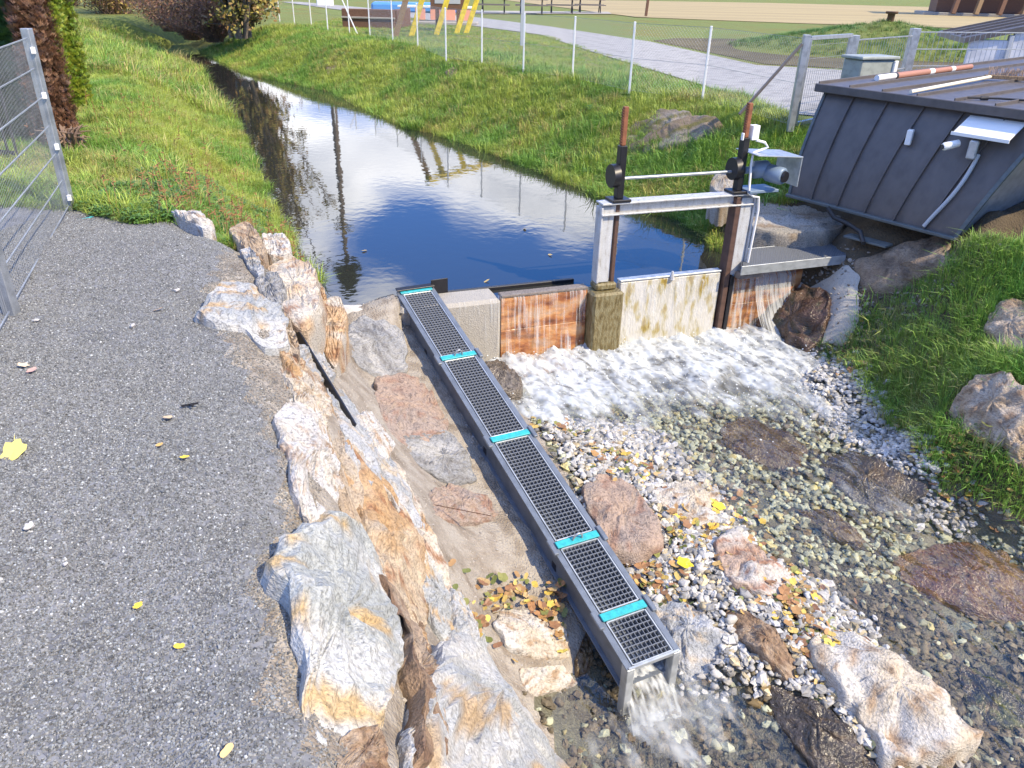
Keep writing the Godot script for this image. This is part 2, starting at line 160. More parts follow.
# a box with chamfered edges
func box(st: SurfaceTool, c: Vector3, size: Vector3, b := Basis.IDENTITY, bevel := 0.004) -> void:
	var h := size * 0.5
	var v: float = min(bevel, min(h.x, min(h.y, h.z)) * 0.45)
	var pt := func(sx: float, sy: float, sz: float, ax: int) -> Vector3:
		var p := Vector3(sx * (h.x - (0.0 if ax == 0 else v)), sy * (h.y - (0.0 if ax == 1 else v)), sz * (h.z - (0.0 if ax == 2 else v)))
		return c + b * p
	for s in [-1.0, 1.0]:
		face(st, [pt.call(s, -1, -1, 0), pt.call(s, 1, -1, 0), pt.call(s, 1, 1, 0), pt.call(s, -1, 1, 0)], c)
		face(st, [pt.call(-1, s, -1, 1), pt.call(1, s, -1, 1), pt.call(1, s, 1, 1), pt.call(-1, s, 1, 1)], c)
		face(st, [pt.call(-1, -1, s, 2), pt.call(1, -1, s, 2), pt.call(1, 1, s, 2), pt.call(-1, 1, s, 2)], c)
		for t in [-1.0, 1.0]:
			face(st, [pt.call(s, t, -1, 0), pt.call(s, t, 1, 0), pt.call(s, t, 1, 1), pt.call(s, t, -1, 1)], c)
			face(st, [pt.call(s, -1, t, 0), pt.call(s, 1, t, 0), pt.call(s, 1, t, 2), pt.call(s, -1, t, 2)], c)
			face(st, [pt.call(-1, s, t, 1), pt.call(1, s, t, 1), pt.call(1, s, t, 2), pt.call(-1, s, t, 2)], c)
			for u in [-1.0, 1.0]:
				face(st, [pt.call(s, t, u, 0), pt.call(s, t, u, 1), pt.call(s, t, u, 2)], c)

func axes(a: Vector3, b: Vector3, side := Vector3.UP) -> Basis:
	var y := (b - a).normalized()
	var x := side.cross(y)
	if x.length() < 0.01: x = Vector3.RIGHT.cross(y)
	x = x.normalized()
	return Basis(x, y, x.cross(y).normalized())

# a bevelled bar from a to b; w across, t in the direction of "side"
func bar(st: SurfaceTool, a: Vector3, b: Vector3, w: float, t: float, side := Vector3.UP, bevel := 0.003) -> void:
	box(st, (a + b) * 0.5, Vector3(w, (b - a).length(), t), axes(a, b, side), bevel)

# a thin square wire, cheap
func wire(st: SurfaceTool, a: Vector3, b: Vector3, w: float) -> void:
	var k := axes(a, b)
	for i in 3:
		var p := (k.x * cos(TAU * i / 3.0) + k.z * sin(TAU * i / 3.0)) * w
		var q := (k.x * cos(TAU * (i + 1) / 3.0) + k.z * sin(TAU * (i + 1) / 3.0)) * w
		quad(st, a + p, a + q, b + q, b + p)

func tube(st: SurfaceTool, pts: Array, radii: Array, n := 8, caps := true) -> void:
	var rings: Array = []
	for i in pts.size():
		var d: Vector3 = (pts[min(i + 1, pts.size() - 1)] - pts[max(i - 1, 0)]).normalized()
		var x: Vector3 = d.cross(Vector3(0.31, 0.2, 0.93)).normalized()
		var z: Vector3 = x.cross(d)
		var ring: Array = []
		for k in n: ring.append(pts[i] + (x * cos(TAU * k / n) + z * sin(TAU * k / n)) * radii[min(i, radii.size() - 1)])
		rings.append(ring)
	st.set_smooth_group(1)
	for i in pts.size() - 1:
		var mid: Vector3 = (pts[i] + pts[i + 1]) * 0.5
		for k in n: face(st, [rings[i][k], rings[i][(k + 1) % n], rings[i + 1][(k + 1) % n], rings[i + 1][k]], mid)
	st.set_smooth_group(-1)
	if caps:
		face(st, rings[0], pts[1])
		face(st, rings[-1], pts[-2])

func lin(r: float, g: float, b: float) -> Color:
	return Color(r, g, b).linear_to_srgb()

func noise_of(freq: float, kind := FastNoiseLite.TYPE_SIMPLEX_SMOOTH, octaves := 4, seed_ := 1, ridged := false) -> FastNoiseLite:
	var n := FastNoiseLite.new()
	n.noise_type = kind
	n.frequency = freq
	n.seed = seed_
	n.fractal_type = FastNoiseLite.FRACTAL_RIDGED if ridged else FastNoiseLite.FRACTAL_FBM
	n.fractal_octaves = octaves
	return n

# stops: [place, linear grey or Color]
func picture(noise: FastNoiseLite, stops: Array, size := 512) -> NoiseTexture2D:
	var g := Gradient.new()
	var offs := PackedFloat32Array()
	var cols := PackedColorArray()
	for s in stops:
		offs.append(s[0])
		var c: Color = s[1] if s[1] is Color else Color(s[1], s[1], s[1])
		cols.append(c.linear_to_srgb())
	g.offsets = offs
	g.colors = cols
	var t := NoiseTexture2D.new()
	t.width = size; t.height = size
	t.seamless = true
	t.noise = noise
	t.color_ramp = g
	return t

func bumps(noise: FastNoiseLite, size := 512) -> NoiseTexture2D:
	var t := NoiseTexture2D.new()
	t.width = size; t.height = size
	t.seamless = true
	t.noise = noise
	return t

func plain(c: Color, roughness := 0.7, metallic := 0.0, vertex := false) -> StandardMaterial3D:
	var m := StandardMaterial3D.new()
	m.albedo_color = c.linear_to_srgb()
	m.roughness = roughness
	m.metallic = metallic
	m.vertex_color_use_as_albedo = vertex
	return m

# colour texture and relief laid on from three sides; per_metre is how often the texture repeats in a metre
func grained(m: StandardMaterial3D, tex: Texture2D, per_metre: Vector3, relief: Texture2D = null, cm := 0.0, world := true) -> StandardMaterial3D:
	m.albedo_texture = tex
	m.uv1_triplanar = true
	m.uv1_world_triplanar = world
	m.uv1_scale = per_metre
	if relief:
		m.heightmap_enabled = true
		m.heightmap_texture = relief
		m.heightmap_scale = cm
	return m

# a second, coarser pattern multiplied over the first
func mottled(m: StandardMaterial3D, tex: Texture2D, per_metre: Vector3) -> StandardMaterial3D:
	m.detail_enabled = true
	m.detail_albedo = tex
	m.detail_blend_mode = BaseMaterial3D.BLEND_MODE_MUL
	m.detail_uv_layer = BaseMaterial3D.DETAIL_UV_2
	m.uv2_triplanar = true
	m.uv2_world_triplanar = true
	m.uv2_scale = per_metre
	return m

# many copies of one small mesh, drawn as one mass
func mass(called: String, mesh: Mesh, m: Material, where: Array, colours: PackedColorArray, parent: Node = null) -> MultiMeshInstance3D:
	var mm := MultiMesh.new()
	mm.transform_format = MultiMesh.TRANSFORM_3D
	mm.use_colors = true
	mm.mesh = mesh
	mm.instance_count = where.size()
	for i in where.size():
		mm.set_instance_transform(i, where[i])
		mm.set_instance_color(i, colours[i])
	var o := MultiMeshInstance3D.new()
	o.multimesh = mm
	o.material_override = m
	if parent == null:
		o.name = numbered(called)
		add_child(o)
	else:
		o.name = called
		parent.add_child(o, true)
	return o

# ---------------------------------------------------------------- the lie of the land
func solve_ground() -> void:
	var n := GROUND_POINTS.size() / 3
	var a: Array = []
	for i in n:
		gx.append(GROUND_POINTS[3 * i]); gz.append(GROUND_POINTS[3 * i + 1])
	for i in n:
		var row := PackedFloat64Array()
		for j in n: row.append(sqrt((gx[i] - gx[j]) ** 2 + (gz[i] - gz[j]) ** 2 + 0.0144) - (0.01 if i == j else 0.0))
		row.append(GROUND_POINTS[3 * i + 2] + 0.8)
		a.append(row)
	for k in n:
		var best := k
		for i in range(k, n):
			if absf(a[i][k]) > absf(a[best][k]): best = i
		var swap = a[k]; a[k] = a[best]; a[best] = swap
		var rk: PackedFloat64Array = a[k]
		for i in range(k + 1, n):
			var ri: PackedFloat64Array = a[i]
			var f: float = ri[k] / rk[k]
			if f != 0.0:
				for j in range(k, n + 1): ri[j] -= f * rk[j]
			a[i] = ri
	weights.resize(n)
	for k in range(n - 1, -1, -1):
		var s: float = a[k][n]
		for j in range(k + 1, n): s -= a[k][j] * weights[j]
		weights[k] = s / a[k][k]

func ground_near(x: float, z: float) -> float:
	var s := -0.8
	for i in weights.size():
		var dx := x - gx[i]
		var dz := z - gz[i]
		s += weights[i] * sqrt(dx * dx + dz * dz + 0.0144)
	return s

func along(p: Vector2, line: Array) -> float:
	var best := 1e9
	for i in line.size() - 1:
		best = min(best, p.distance_squared_to(Geometry2D.get_closest_point_to_segment(p, line[i], line[i + 1])))
	return sqrt(best)

func ground_pond(x: float, z: float) -> float:
	var p := Vector2(x, z)
	var dl := along(p, POND_LEFT)
	var dr := along(p, POND_RIGHT)
	if Geometry2D.is_point_in_polygon(p, full_pond): return -0.75 - min(0.35, 0.5 * min(dl, dr))
	if dl < dr: return -0.75 + 0.77 * smoothstep(0.0, 1.1 + 0.1 * max(0.0, -z - 6.0), dl)
	return -0.75 + 0.87 * pow(smoothstep(0.0, 2.6, dr), 0.8)

func ground_exact(x: float, z: float) -> float:
	var k := smoothstep(5.6, 7.3, -z - 0.35 * clampf(x, -1.0, 2.2))
	if x > 2.2: k = smoothstep(7.4, 8.6, -z)
	if x < -1.6: k = max(k, smoothstep(5.0, 5.9, -z))
	if x > -0.9 and x < 2.9 and weir_side(x, z) > -0.12: k = 0.0
	var v := 0.0
	if k < 1.0: v += ground_near(x, z) * (1.0 - k)
	if k > 0.0: v += ground_pond(x, z) * k
	return v

func ground(x: float, z: float) -> float:
	var fx := (x - NX0) / NC
	var fz := (z - NZ0) / NC
	if fx < 0.0 or fz < 0.0 or fx >= NW - 1 or fz >= NH - 1: return ground_exact(x, z) + rough.get_noise_2d(x, z) * 0.04
	var i := int(fx)
	var j := int(fz)
	var u := fx - i
	var w := fz - j
	var k := j * NW + i
	return lerpf(lerpf(heights[k], heights[k + 1], u), lerpf(heights[k + NW], heights[k + NW + 1], u), w)

func stream_level(x: float, z: float) -> float:
	return -2.2862 + 0.0313 * x - 0.2756 * z + 0.0079 * x * z - 0.0184 * z * z

# 0 path, 1 mortared bank, 2 stream bed, 3 soil
func zone(x: float, z: float) -> int:
	var p := Vector2(x + fine.get_noise_2d(x, z) * 0.06, z + fine.get_noise_2d(z + 40.0, x) * 0.06)
	if Geometry2D.is_point_in_polygon(p, PackedVector2Array(PATH_EDGE)): return 0
	if Geometry2D.is_point_in_polygon(p, PackedVector2Array(BED_EDGE)): return 2
	if p.x > 2.3: return 3
	if p.x < -1.75 and p.y < -5.4: return 3
	if p.y < -6.4: return 3
	return 1

func weir_side(x: float, z: float) -> float:   # metres downstream of the weir's face
	return (x + 0.53) * 0.339 + (z + 5.94) * 0.941

func W(s: float, y: float, out := 0.0) -> Vector3:   # s along the weir, out downstream
	return Vector3(-0.53 + 0.941 * s + 0.339 * out, y, -5.94 - 0.339 * s + 0.941 * out)

# ---------------------------------------------------------------- camera, sky, sun
func set_up_view() -> void:
	var cam := Camera3D.new()
	cam.name = "camera"
	add_child(cam)
	cam.position = Vector3(0, 1.65, 0)
	cam.rotation_degrees = Vector3(-27.5, 0, 1.3)
	cam.fov = 53.0
	cam.near = 0.05
	cam.far = 3000.0
	cam.current = true
	var env := Environment.new()
	env.background_mode = Environment.BG_SKY
	env.tonemap_mode = Environment.TONE_MAPPER_LINEAR
	env.tonemap_exposure = 1.46
	env.sdfgi_enabled = true
	env.ssao_enabled = true
	env.ssil_enabled = true
	var sky := Sky.new()
	var pano := PanoramaSkyMaterial.new()
	pano.panorama = ImageTexture.create_from_image(sky_image())
	pano.energy_multiplier = 1.0
	sky.sky_material = pano
	env.sky = sky
	var we := WorldEnvironment.new()
	we.name = "world_environment"
	we.environment = env
	add_child(we)
	var sun := DirectionalLight3D.new()
	sun.name = "sun"
	add_child(sun)
	sun.light_energy = 1.6
	sun.light_color = Color(1.0, 0.93, 0.80)
	sun.light_angular_distance = 0.5
	sun.shadow_enabled = true
	sun.look_at_from_position(Vector3(0.66, 0.78, 0.42), Vector3.ZERO)

func sky_image() -> Image:
	var w := 1024
	var h := 512
	var im := Image.create(w, h, false, Image.FORMAT_RGBF)
	var billow := noise_of(1.15, FastNoiseLite.TYPE_SIMPLEX_SMOOTH, 6, 11)
	var wisp := noise_of(3.0, FastNoiseLite.TYPE_SIMPLEX_SMOOTH, 4, 5)
	for j in h / 2 + 1:
		var el := (0.5 - (j + 0.5) / h) * PI
		for i in w:
			var az := wrapf((i + 0.5) / w * TAU, -PI, PI)
			var d := Vector3(sin(az) * cos(el), sin(el), -cos(az) * cos(el))
			var k = 1.0 / (max(d.y, 0.0) + 0.22)
			var p := Vector3(d.x * k, 0.3, d.z * k)
			var c := billow.get_noise_3d(p.x, p.y, p.z) * 1.3 - 0.14
			# the bank of cumulus that the pond mirrors
			var a := az * 57.3
			var e := el * 57.3
			var bank: float = max(clampf(min((4.0 - a) / 6.0, (16.5 - e) / 3.5), -1.0, 1.0), clampf((-6.5 - a) / 4.0, -1.0, 1.0))
			var window := smoothstep(60.0, 35.0, absf(a + 5.0)) * smoothstep(45.0, 28.0, e)
			c = lerpf(c, c * 0.75 + bank * 0.34 + 0.15, window)
			var cover := smoothstep(-0.04, 0.42, c)
			var thick := smoothstep(0.1, 0.9, c + wisp.get_noise_3dv(p) * 0.45)
			var up := pow(max(0.0, 1.0 - d.y), 3.0)
			var blue := Vector3(0.070, 0.31, 1.02).lerp(Vector3(0.44, 0.64, 1.0), pow(up, 3.0))
			var cloud := Vector3(1.95, 1.95, 2.0).lerp(Vector3(1.08, 1.13, 1.28), thick)
			var col := blue.lerp(cloud, cover)
			im.set_pixel(i, j, Color(col.x, col.y, col.z))
	for j in range(h / 2 + 1, h):
		for i in w: im.set_pixel(i, j, Color(0.3, 0.3, 0.28))
	return im

# ---------------------------------------------------------------- materials
func make_materials() -> void:
	var fbm := noise_of(0.012, FastNoiseLite.TYPE_SIMPLEX_SMOOTH, 6, 3)
	var grit := noise_of(0.09, FastNoiseLite.TYPE_SIMPLEX_SMOOTH, 3, 4)
	var cells := noise_of(0.07, FastNoiseLite.TYPE_CELLULAR, 2, 6)
	cells.cellular_return_type = FastNoiseLite.RETURN_CELL_VALUE
	cells.fractal_type = FastNoiseLite.FRACTAL_NONE
	var cracks := noise_of(0.02, FastNoiseLite.TYPE_SIMPLEX_SMOOTH, 5, 8, true)
	var mottle := picture(noise_of(0.01, FastNoiseLite.TYPE_SIMPLEX_SMOOTH, 4, 21), [[0.0, 0.62], [0.4, 0.8], [0.6, 0.95], [1.0, 1.0]], 256)
	var rock_tex := picture(noise_of(0.016, FastNoiseLite.TYPE_SIMPLEX_SMOOTH, 7, 31), [[0.0, 0.3], [0.3, 0.55], [0.45, 0.85], [0.6, 1.0], [0.75, 0.8], [1.0, 0.55]], 1024)
	var rock_bump := bumps(noise_of(0.014, FastNoiseLite.TYPE_SIMPLEX_SMOOTH, 7, 32, true), 1024)
	var grit_tex := picture(grit, [[0.0, 0.55], [0.5, 0.85], [1.0, 1.0]], 512)
	var grit_bump := bumps(noise_of(0.06, FastNoiseLite.TYPE_SIMPLEX_SMOOTH, 4, 9), 512)
	M.rock = mottled(grained(plain(Color(1, 1, 1), 0.85, 0.0, true), rock_tex, Vector3(2.2, 4.2, 2.2), rock_bump, 0.8), picture(cracks, [[0.0, 1.0], [0.7, 0.95], [0.86, 0.7], [1.0, 0.32]], 1024), Vector3(0.9, 1.3, 0.9))
	M.wet_rock = mottled(grained(plain(Color(1, 1, 1), 0.22, 0.0, true), rock_tex, Vector3(1.6, 2.2, 1.6), rock_bump, 1.2), mottle, Vector3(1.2, 1.2, 1.2))
	M.pebble = grained(plain(Color(1, 1, 1), 0.75, 0.0, true), grit_tex, Vector3(2, 2, 2))
	M.gravel_ground = mottled(grained(plain(Color(0.225, 0.23, 0.245), 0.9), picture(cells, [[0.0, 0.55], [0.3, 0.7], [0.6, 0.85], [1.0, 1.0]], 1024), Vector3(0.9, 0.9, 0.9), bumps(cells, 1024), 0.4), picture(noise_of(0.012, FastNoiseLite.TYPE_SIMPLEX_SMOOTH, 5, 22), [[0.0, 0.5], [0.35, 0.8], [0.6, 1.0], [1.0, 1.0]], 512), Vector3(0.55, 0.55, 0.55))
	M.mortar = mottled(grained(plain(Color(0.41, 0.375, 0.325), 0.9), grit_tex, Vector3(1.6, 1.6, 1.6), grit_bump, 1.6), picture(noise_of(0.013, FastNoiseLite.TYPE_SIMPLEX_SMOOTH, 5, 51), [[0.0, Color(0.42, 0.36, 0.30)], [0.35, Color(0.68, 0.62, 0.56)], [0.5, Color(0.95, 0.92, 0.88)], [1.0, Color(1, 1, 1)]], 512), Vector3(0.9, 0.9, 0.9))
	M.bed = mottled(grained(plain(Color(1, 1, 1), 0.5), grit_tex, Vector3(2.2, 2.2, 2.2), grit_bump, 1.0), picture(noise_of(0.008, FastNoiseLite.TYPE_SIMPLEX_SMOOTH, 5, 52), [[0.0, Color(0.03, 0.024, 0.016)], [0.4, Color(0.075, 0.058, 0.036)], [0.55, Color(0.13, 0.12, 0.075)], [1.0, Color(0.24, 0.24, 0.17)]], 512), Vector3(0.3, 0.3, 0.3))
	M.soil = mottled(grained(plain(Color(0.115, 0.085, 0.05), 0.95), grit_tex, Vector3(1.4, 1.4, 1.4), grit_bump, 1.5), mottle, Vector3(0.4, 0.4, 0.4))
	M.lawn = mottled(grained(plain(Color(0.22, 0.24, 0.06), 0.95), grit_tex, Vector3(1.1, 1.1, 1.1), grit_bump, 2.0), picture(noise_of(0.01, FastNoiseLite.TYPE_SIMPLEX_SMOOTH, 5, 61), [[0.0, Color(1.0, 0.8, 0.5)], [0.4, Color(0.85, 0.9, 0.75)], [1.0, Color(0.8, 1, 0.7)]], 512), Vector3(0.06, 0.06, 0.06))
	M.stubble = mottled(grained(plain(Color(0.44, 0.345, 0.165), 0.95), grit_tex, Vector3(0.5, 0.5, 0.5)), picture(noise_of(0.01, FastNoiseLite.TYPE_SIMPLEX_SMOOTH, 5, 62), [[0.0, 0.7], [0.5, 0.9], [1.0, 1.0]], 256), Vector3(0.012, 0.1, 0.06))
	M.bare = mottled(grained(plain(Color(0.16, 0.13, 0.06), 0.95), grit_tex, Vector3(1.1, 1.1, 1.1), grit_bump, 2.0), mottle, Vector3(0.15, 0.15, 0.15))
	M.road = mottled(grained(plain(Color(0.37, 0.36, 0.345), 0.9), grit_tex, Vector3(0.9, 0.9, 0.9), grit_bump, 0.6), picture(noise_of(0.012, FastNoiseLite.TYPE_SIMPLEX_SMOOTH, 5, 63), [[0.0, 0.6], [0.4, 0.85], [0.6, 1.0], [1.0, 1.0]], 512), Vector3(0.4, 0.4, 0.4))
	M.grass = plain(Color(1, 1, 1), 0.6, 0.0, true)
	M.grass.backlight_enabled = true
	M.grass.backlight = Color(0.35, 0.35, 0.35)
	M.leaf = plain(Color(1, 1, 1), 0.55, 0.0, true)
	M.leaf.backlight_enabled = true
	M.leaf.backlight = Color(0.3, 0.3, 0.3)
	M.twig = grained(plain(Color(0.24, 0.16, 0.11), 0.9), grit_tex, Vector3(3, 3, 3))
	M.bark = grained(plain(Color(0.22, 0.18, 0.15), 0.9), rock_tex, Vector3(2, 0.6, 2), rock_bump, 1.5)
	M.pond = plain(Color(0.022, 0.023, 0.020), 0.02)
	M.pond.metallic_specular = 0.7
	M.pond.uv1_triplanar = true
	M.pond.uv1_world_triplanar = true
	M.pond.uv1_scale = Vector3(0.45, 0.45, 0.45)
	M.pond.heightmap_enabled = true
	M.pond.heightmap_texture = bumps(noise_of(0.02, FastNoiseLite.TYPE_SIMPLEX_SMOOTH, 3, 71), 512)
	M.pond.heightmap_scale = 0.05
	M.water = plain(Color(0.035, 0.04, 0.028, 0.06), 0.04)
	M.water.uv1_triplanar = true
	M.water.uv1_world_triplanar = true
	M.water.uv1_scale = Vector3(1.3, 1.3, 0.9)
	M.water.heightmap_enabled = true
	M.water.heightmap_texture = bumps(noise_of(0.024, FastNoiseLite.TYPE_SIMPLEX_SMOOTH, 3, 74), 512)
	M.water.heightmap_scale = 0.7
	M.water.transparency = BaseMaterial3D.TRANSPARENCY_ALPHA
	M.foam = plain(Color(0.56, 0.59, 0.60), 0.5, 0.0, true)
	M.foam.transparency = BaseMaterial3D.TRANSPARENCY_ALPHA
	M.spray = plain(Color(0.72, 0.75, 0.76), 0.4)
	M.galvanised = mottled(grained(plain(Color(0.52, 0.55, 0.58), 0.42, 0.6), grit_tex, Vector3(3, 3, 3)), mottle, Vector3(3, 3, 3))
	M.white_post = plain(Color(0.72, 0.73, 0.74), 0.5)
	M.steel_white = mottled(grained(plain(Color(0.66, 0.68, 0.70), 0.5, 0.2), grit_tex, Vector3(4, 1.2, 4)), picture(noise_of(0.02, FastNoiseLite.TYPE_SIMPLEX_SMOOTH, 4, 81), [[0.0, Color(0.5, 0.44, 0.38)], [0.3, Color(0.85, 0.83, 0.8)], [1.0, Color(1, 1, 1)]], 256), Vector3(4, 1, 4))
	M.ladder = mottled(grained(plain(Color(0.20, 0.23, 0.275), 0.5, 0.25), grit_tex, Vector3(3, 3, 3)), mottle, Vector3(2.5, 2.5, 2.5))
	M.grating = plain(Color(0.16, 0.175, 0.20), 0.5, 0.3)
	M.teal = mottled(plain(Color(0.03, 0.40, 0.44), 0.5), mottle, Vector3(9, 9, 9))
	M.black_steel = mottled(plain(Color(0.018, 0.018, 0.022), 0.4, 0.2), mottle, Vector3(6, 6, 6))
	M.rust = mottled(grained(plain(Color(0.30, 0.115, 0.055), 0.85), grit_tex, Vector3(6, 6, 6)), mottle, Vector3(7, 7, 7))
	M.brown_steel = mottled(plain(Color(0.10, 0.055, 0.04), 0.6), mottle, Vector3(6, 6, 6))
	M.motor = plain(Color(0.16, 0.22, 0.30), 0.45, 0.1)
	M.sheet = mottled(plain(Color(0.5, 0.53, 0.55), 0.35, 0.5), mottle, Vector3(4, 4, 4))
	M.glass = plain(Color(0.8, 0.85, 0.88, 0.18), 0.06)
	M.glass.transparency = BaseMaterial3D.TRANSPARENCY_ALPHA
	M.plastic_white = plain(Color(0.75, 0.75, 0.73), 0.45)
	M.conduit = plain(Color(0.40, 0.42, 0.44), 0.5)
	M.zinc = mottled(grained(plain(Color(0.118, 0.105, 0.100), 0.5, 0.1), picture(noise_of(0.012, FastNoiseLite.TYPE_SIMPLEX_SMOOTH, 5, 91), [[0.0, 0.7], [0.5, 1.0], [0.75, 1.2], [1.0, 1.7]], 512), Vector3(1.1, 0.5, 1.1)), picture(noise_of(0.02, FastNoiseLite.TYPE_SIMPLEX_SMOOTH, 6, 92), [[0.0, 0.75], [0.5, 0.95], [0.8, 1.0], [1.0, Color(1.6, 1.55, 1.45)]], 512), Vector3(1.2, 0.7, 1.2))
	M.patina = mottled(plain(Color(0.12, 0.14, 0.145), 0.55, 0.2), mottle, Vector3(4, 4, 4))
	M.concrete = mottled(grained(plain(Color(0.44, 0.41, 0.36), 0.85), grit_tex, Vector3(2, 2, 2), grit_bump, 0.5), picture(cracks, [[0.0, 1.0], [0.8, 0.9], [1.0, 0.5]], 512), Vector3(1.2, 0.6, 1.2))
	M.pier = mottled(grained(plain(Color(0.25, 0.22, 0.12), 0.5), grit_tex, Vector3(3, 1.0, 3), grit_bump, 0.6), picture(noise_of(0.02, FastNoiseLite.TYPE_SIMPLEX_SMOOTH, 5, 95), [[0.0, Color(0.25, 0.2, 0.1)], [0.4, Color(0.7, 0.6, 0.4)], [0.6, Color(1, 0.95, 0.9)], [1.0, Color(1.5, 1.5, 1.5)]], 512), Vector3(3.5, 0.9, 3.5))
	var algae := [[0.0, Color(0.08, 0.03, 0.018)], [0.28, Color(0.26, 0.09, 0.04)], [0.45, Color(0.50, 0.21, 0.07)], [0.6, Color(0.60, 0.33, 0.15)], [0.8, Color(0.52, 0.33, 0.22)], [1.0, Color(0.7, 0.58, 0.48)]]
	M.weir_board = grained(plain(Color(0.85, 0.85, 0.85), 0.3), picture(noise_of(0.014, FastNoiseLite.TYPE_SIMPLEX_SMOOTH, 5, 96), algae, 512), Vector3(0.45, 0.9, 0.45), grit_bump, 0.5)
	M.gate_leaf = grained(plain(Color(0.62, 0.62, 0.62), 0.35), picture(noise_of(0.011, FastNoiseLite.TYPE_SIMPLEX_SMOOTH, 5, 99), [[0.0, Color(0.25, 0.15, 0.03)], [0.22, Color(0.5, 0.36, 0.08)], [0.36, Color(0.62, 0.56, 0.36)], [0.46, Color(0.78, 0.75, 0.68)], [1.0, Color(0.9, 0.89, 0.86)]], 512), Vector3(1.4, 0.45, 1.4), grit_bump, 0.6)
	M.yellow = mottled(plain(Color(0.75, 0.58, 0.06), 0.5), mottle, Vector3(2, 2, 2))
	M.wood_dark = grained(plain(Color(0.18, 0.095, 0.06), 0.8), rock_tex, Vector3(3, 0.8, 3))
	M.wood_grey = grained(plain(Color(0.20, 0.17, 0.15), 0.8), rock_tex, Vector3(3, 0.8, 3))
	M.wood_brown_and_shade = grained(plain(Color(0.30, 0.20, 0.11), 0.8), rock_tex, Vector3(4, 1, 4))
	M.blue = plain(Color(0.06, 0.24, 0.55), 0.5)
	M.salmon = plain(Color(0.75, 0.33, 0.20), 0.6)
	M.cabinet = mottled(plain(Color(0.33, 0.36, 0.33), 0.5), mottle, Vector3(3, 3, 3))
	M.white_wall = mottled(plain(Color(0.62, 0.63, 0.66), 0.7), mottle, Vector3(1, 1, 1))
	M.black_bar = plain(Color(0.03, 0.03, 0.035), 0.5)
	M.bristle = plain(Color(0.42, 0.3, 0.22), 0.8)
	M.cream_paint = plain(Color(0.72, 0.66, 0.52), 0.5)
	for k in 6:
		var g: float = [0.60, 0.50, 0.42, 0.55, 0.32, 0.47][k]
		M["pebble_%d" % k] = grained(plain(Color(g * 1.03, g * 0.99, g * (0.96 - 0.03 * (k % 3))), 0.75), grit_tex, Vector3(2, 2, 2))
	M.dry_stem = plain(Color(0.30, 0.15, 0.07), 0.9)
	M.salmon_dark = plain(Color(0.34, 0.16, 0.11), 0.6)
	M.plastic_sill = mottled(grained(plain(Color(0.66, 0.63, 0.58), 0.8), grit_tex, Vector3(2, 2, 2)), mottle, Vector3(2, 2, 2))
	M.rubber = plain(Color(0.02, 0.02, 0.022), 0.6)
	M.sand = mottled(grained(plain(Color(0.33, 0.285, 0.235), 0.95), grit_tex, Vector3(2, 2, 2), grit_bump, 0.9), mottle, Vector3(1.1, 1.1, 1.1))

# ---------------------------------------------------------------- ground sheets
func near_ground() -> void:
	heights.resize(NW * NH)
	for j in NH:
		var z := NZ0 + j * NC
		for i in NW:
			var x := NX0 + i * NC
			heights[j * NW + i] = ground_exact(x, z)
	var kinds := PackedByteArray()
	kinds.resize(NW * NH)
	for j in NH:
		for i in NW: kinds[j * NW + i] = zone(NX0 + (i + 0.5) * NC, NZ0 + (j + 0.5) * NC)
	for j in NH:
		for i in NW:
			var x := NX0 + i * NC
			var z := NZ0 + j * NC
			var k := kinds[j * NW + i]
			var a: float = [0.012, 0.028, 0.03, 0.06][k]
			heights[j * NW + i] += rough.get_noise_2d(x, z) * a + fine.get_noise_2d(x, z) * a * 0.45
	var tools := [[], [], [], []]
	for k in 4: tools[k] = [PackedVector3Array(), PackedVector3Array(), PackedInt32Array(), {}]
	for j in NH - 1:
		for i in NW - 1:
			var k := kinds[j * NW + i]
			var t: Array = tools[k]
			var ids := []
			for c in [[0, 0], [1, 0], [1, 1], [0, 1]]:
				var id: int = (j + c[1]) * NW + i + c[0]
				if not t[3].has(id):
					t[3][id] = t[0].size()
					var ii: int = i + c[0]
					var jj: int = j + c[1]
					t[0].append(Vector3(NX0 + ii * NC, heights[id], NZ0 + jj * NC))
					var hx: float = heights[min(id + 1, NW * NH - 1)] - heights[max(id - 1, 0)]
					var hz: float = heights[min(id + NW, NW * NH - 1)] - heights[max(id - NW, 0)]
					t[1].append(Vector3(-hx, 2.0 * NC, -hz).normalized())
				ids.append(t[3][id])
			for q in [0, 1, 2, 0, 2, 3]: t[2].append(ids[q])
	var names := ["gravel_path", "mortared_bank", "stream_bed", "earth_bank"]
	var labels := ["grey crushed stone path along the stream wall", "sandy mortar slope holding the wall stones", "stony bed of the stream below the weir", "earth of the grassy banks"]
	var mats := [M.gravel_ground, M.mortar, M.bed, M.soil]
	for k in 4:
		var o := placed(grid_mesh(tools[k][0], tools[k][1], tools[k][2]), names[k], mats[k])
		tag(o, labels[k], ["path", "slope", "stream bed", "bank"][k], "", "structure")

func grid_mesh(v: PackedVector3Array, n: PackedVector3Array, idx: PackedInt32Array, col := PackedColorArray()) -> ArrayMesh:
	var a := []
	a.resize(Mesh.ARRAY_MAX)
	a[Mesh.ARRAY_VERTEX] = v
	a[Mesh.ARRAY_NORMAL] = n
	a[Mesh.ARRAY_INDEX] = idx
	if col.size(): a[Mesh.ARRAY_COLOR] = col
	var m := ArrayMesh.new()
	m.add_surface_from_arrays(Mesh.PRIMITIVE_TRIANGLES, a)
	return m

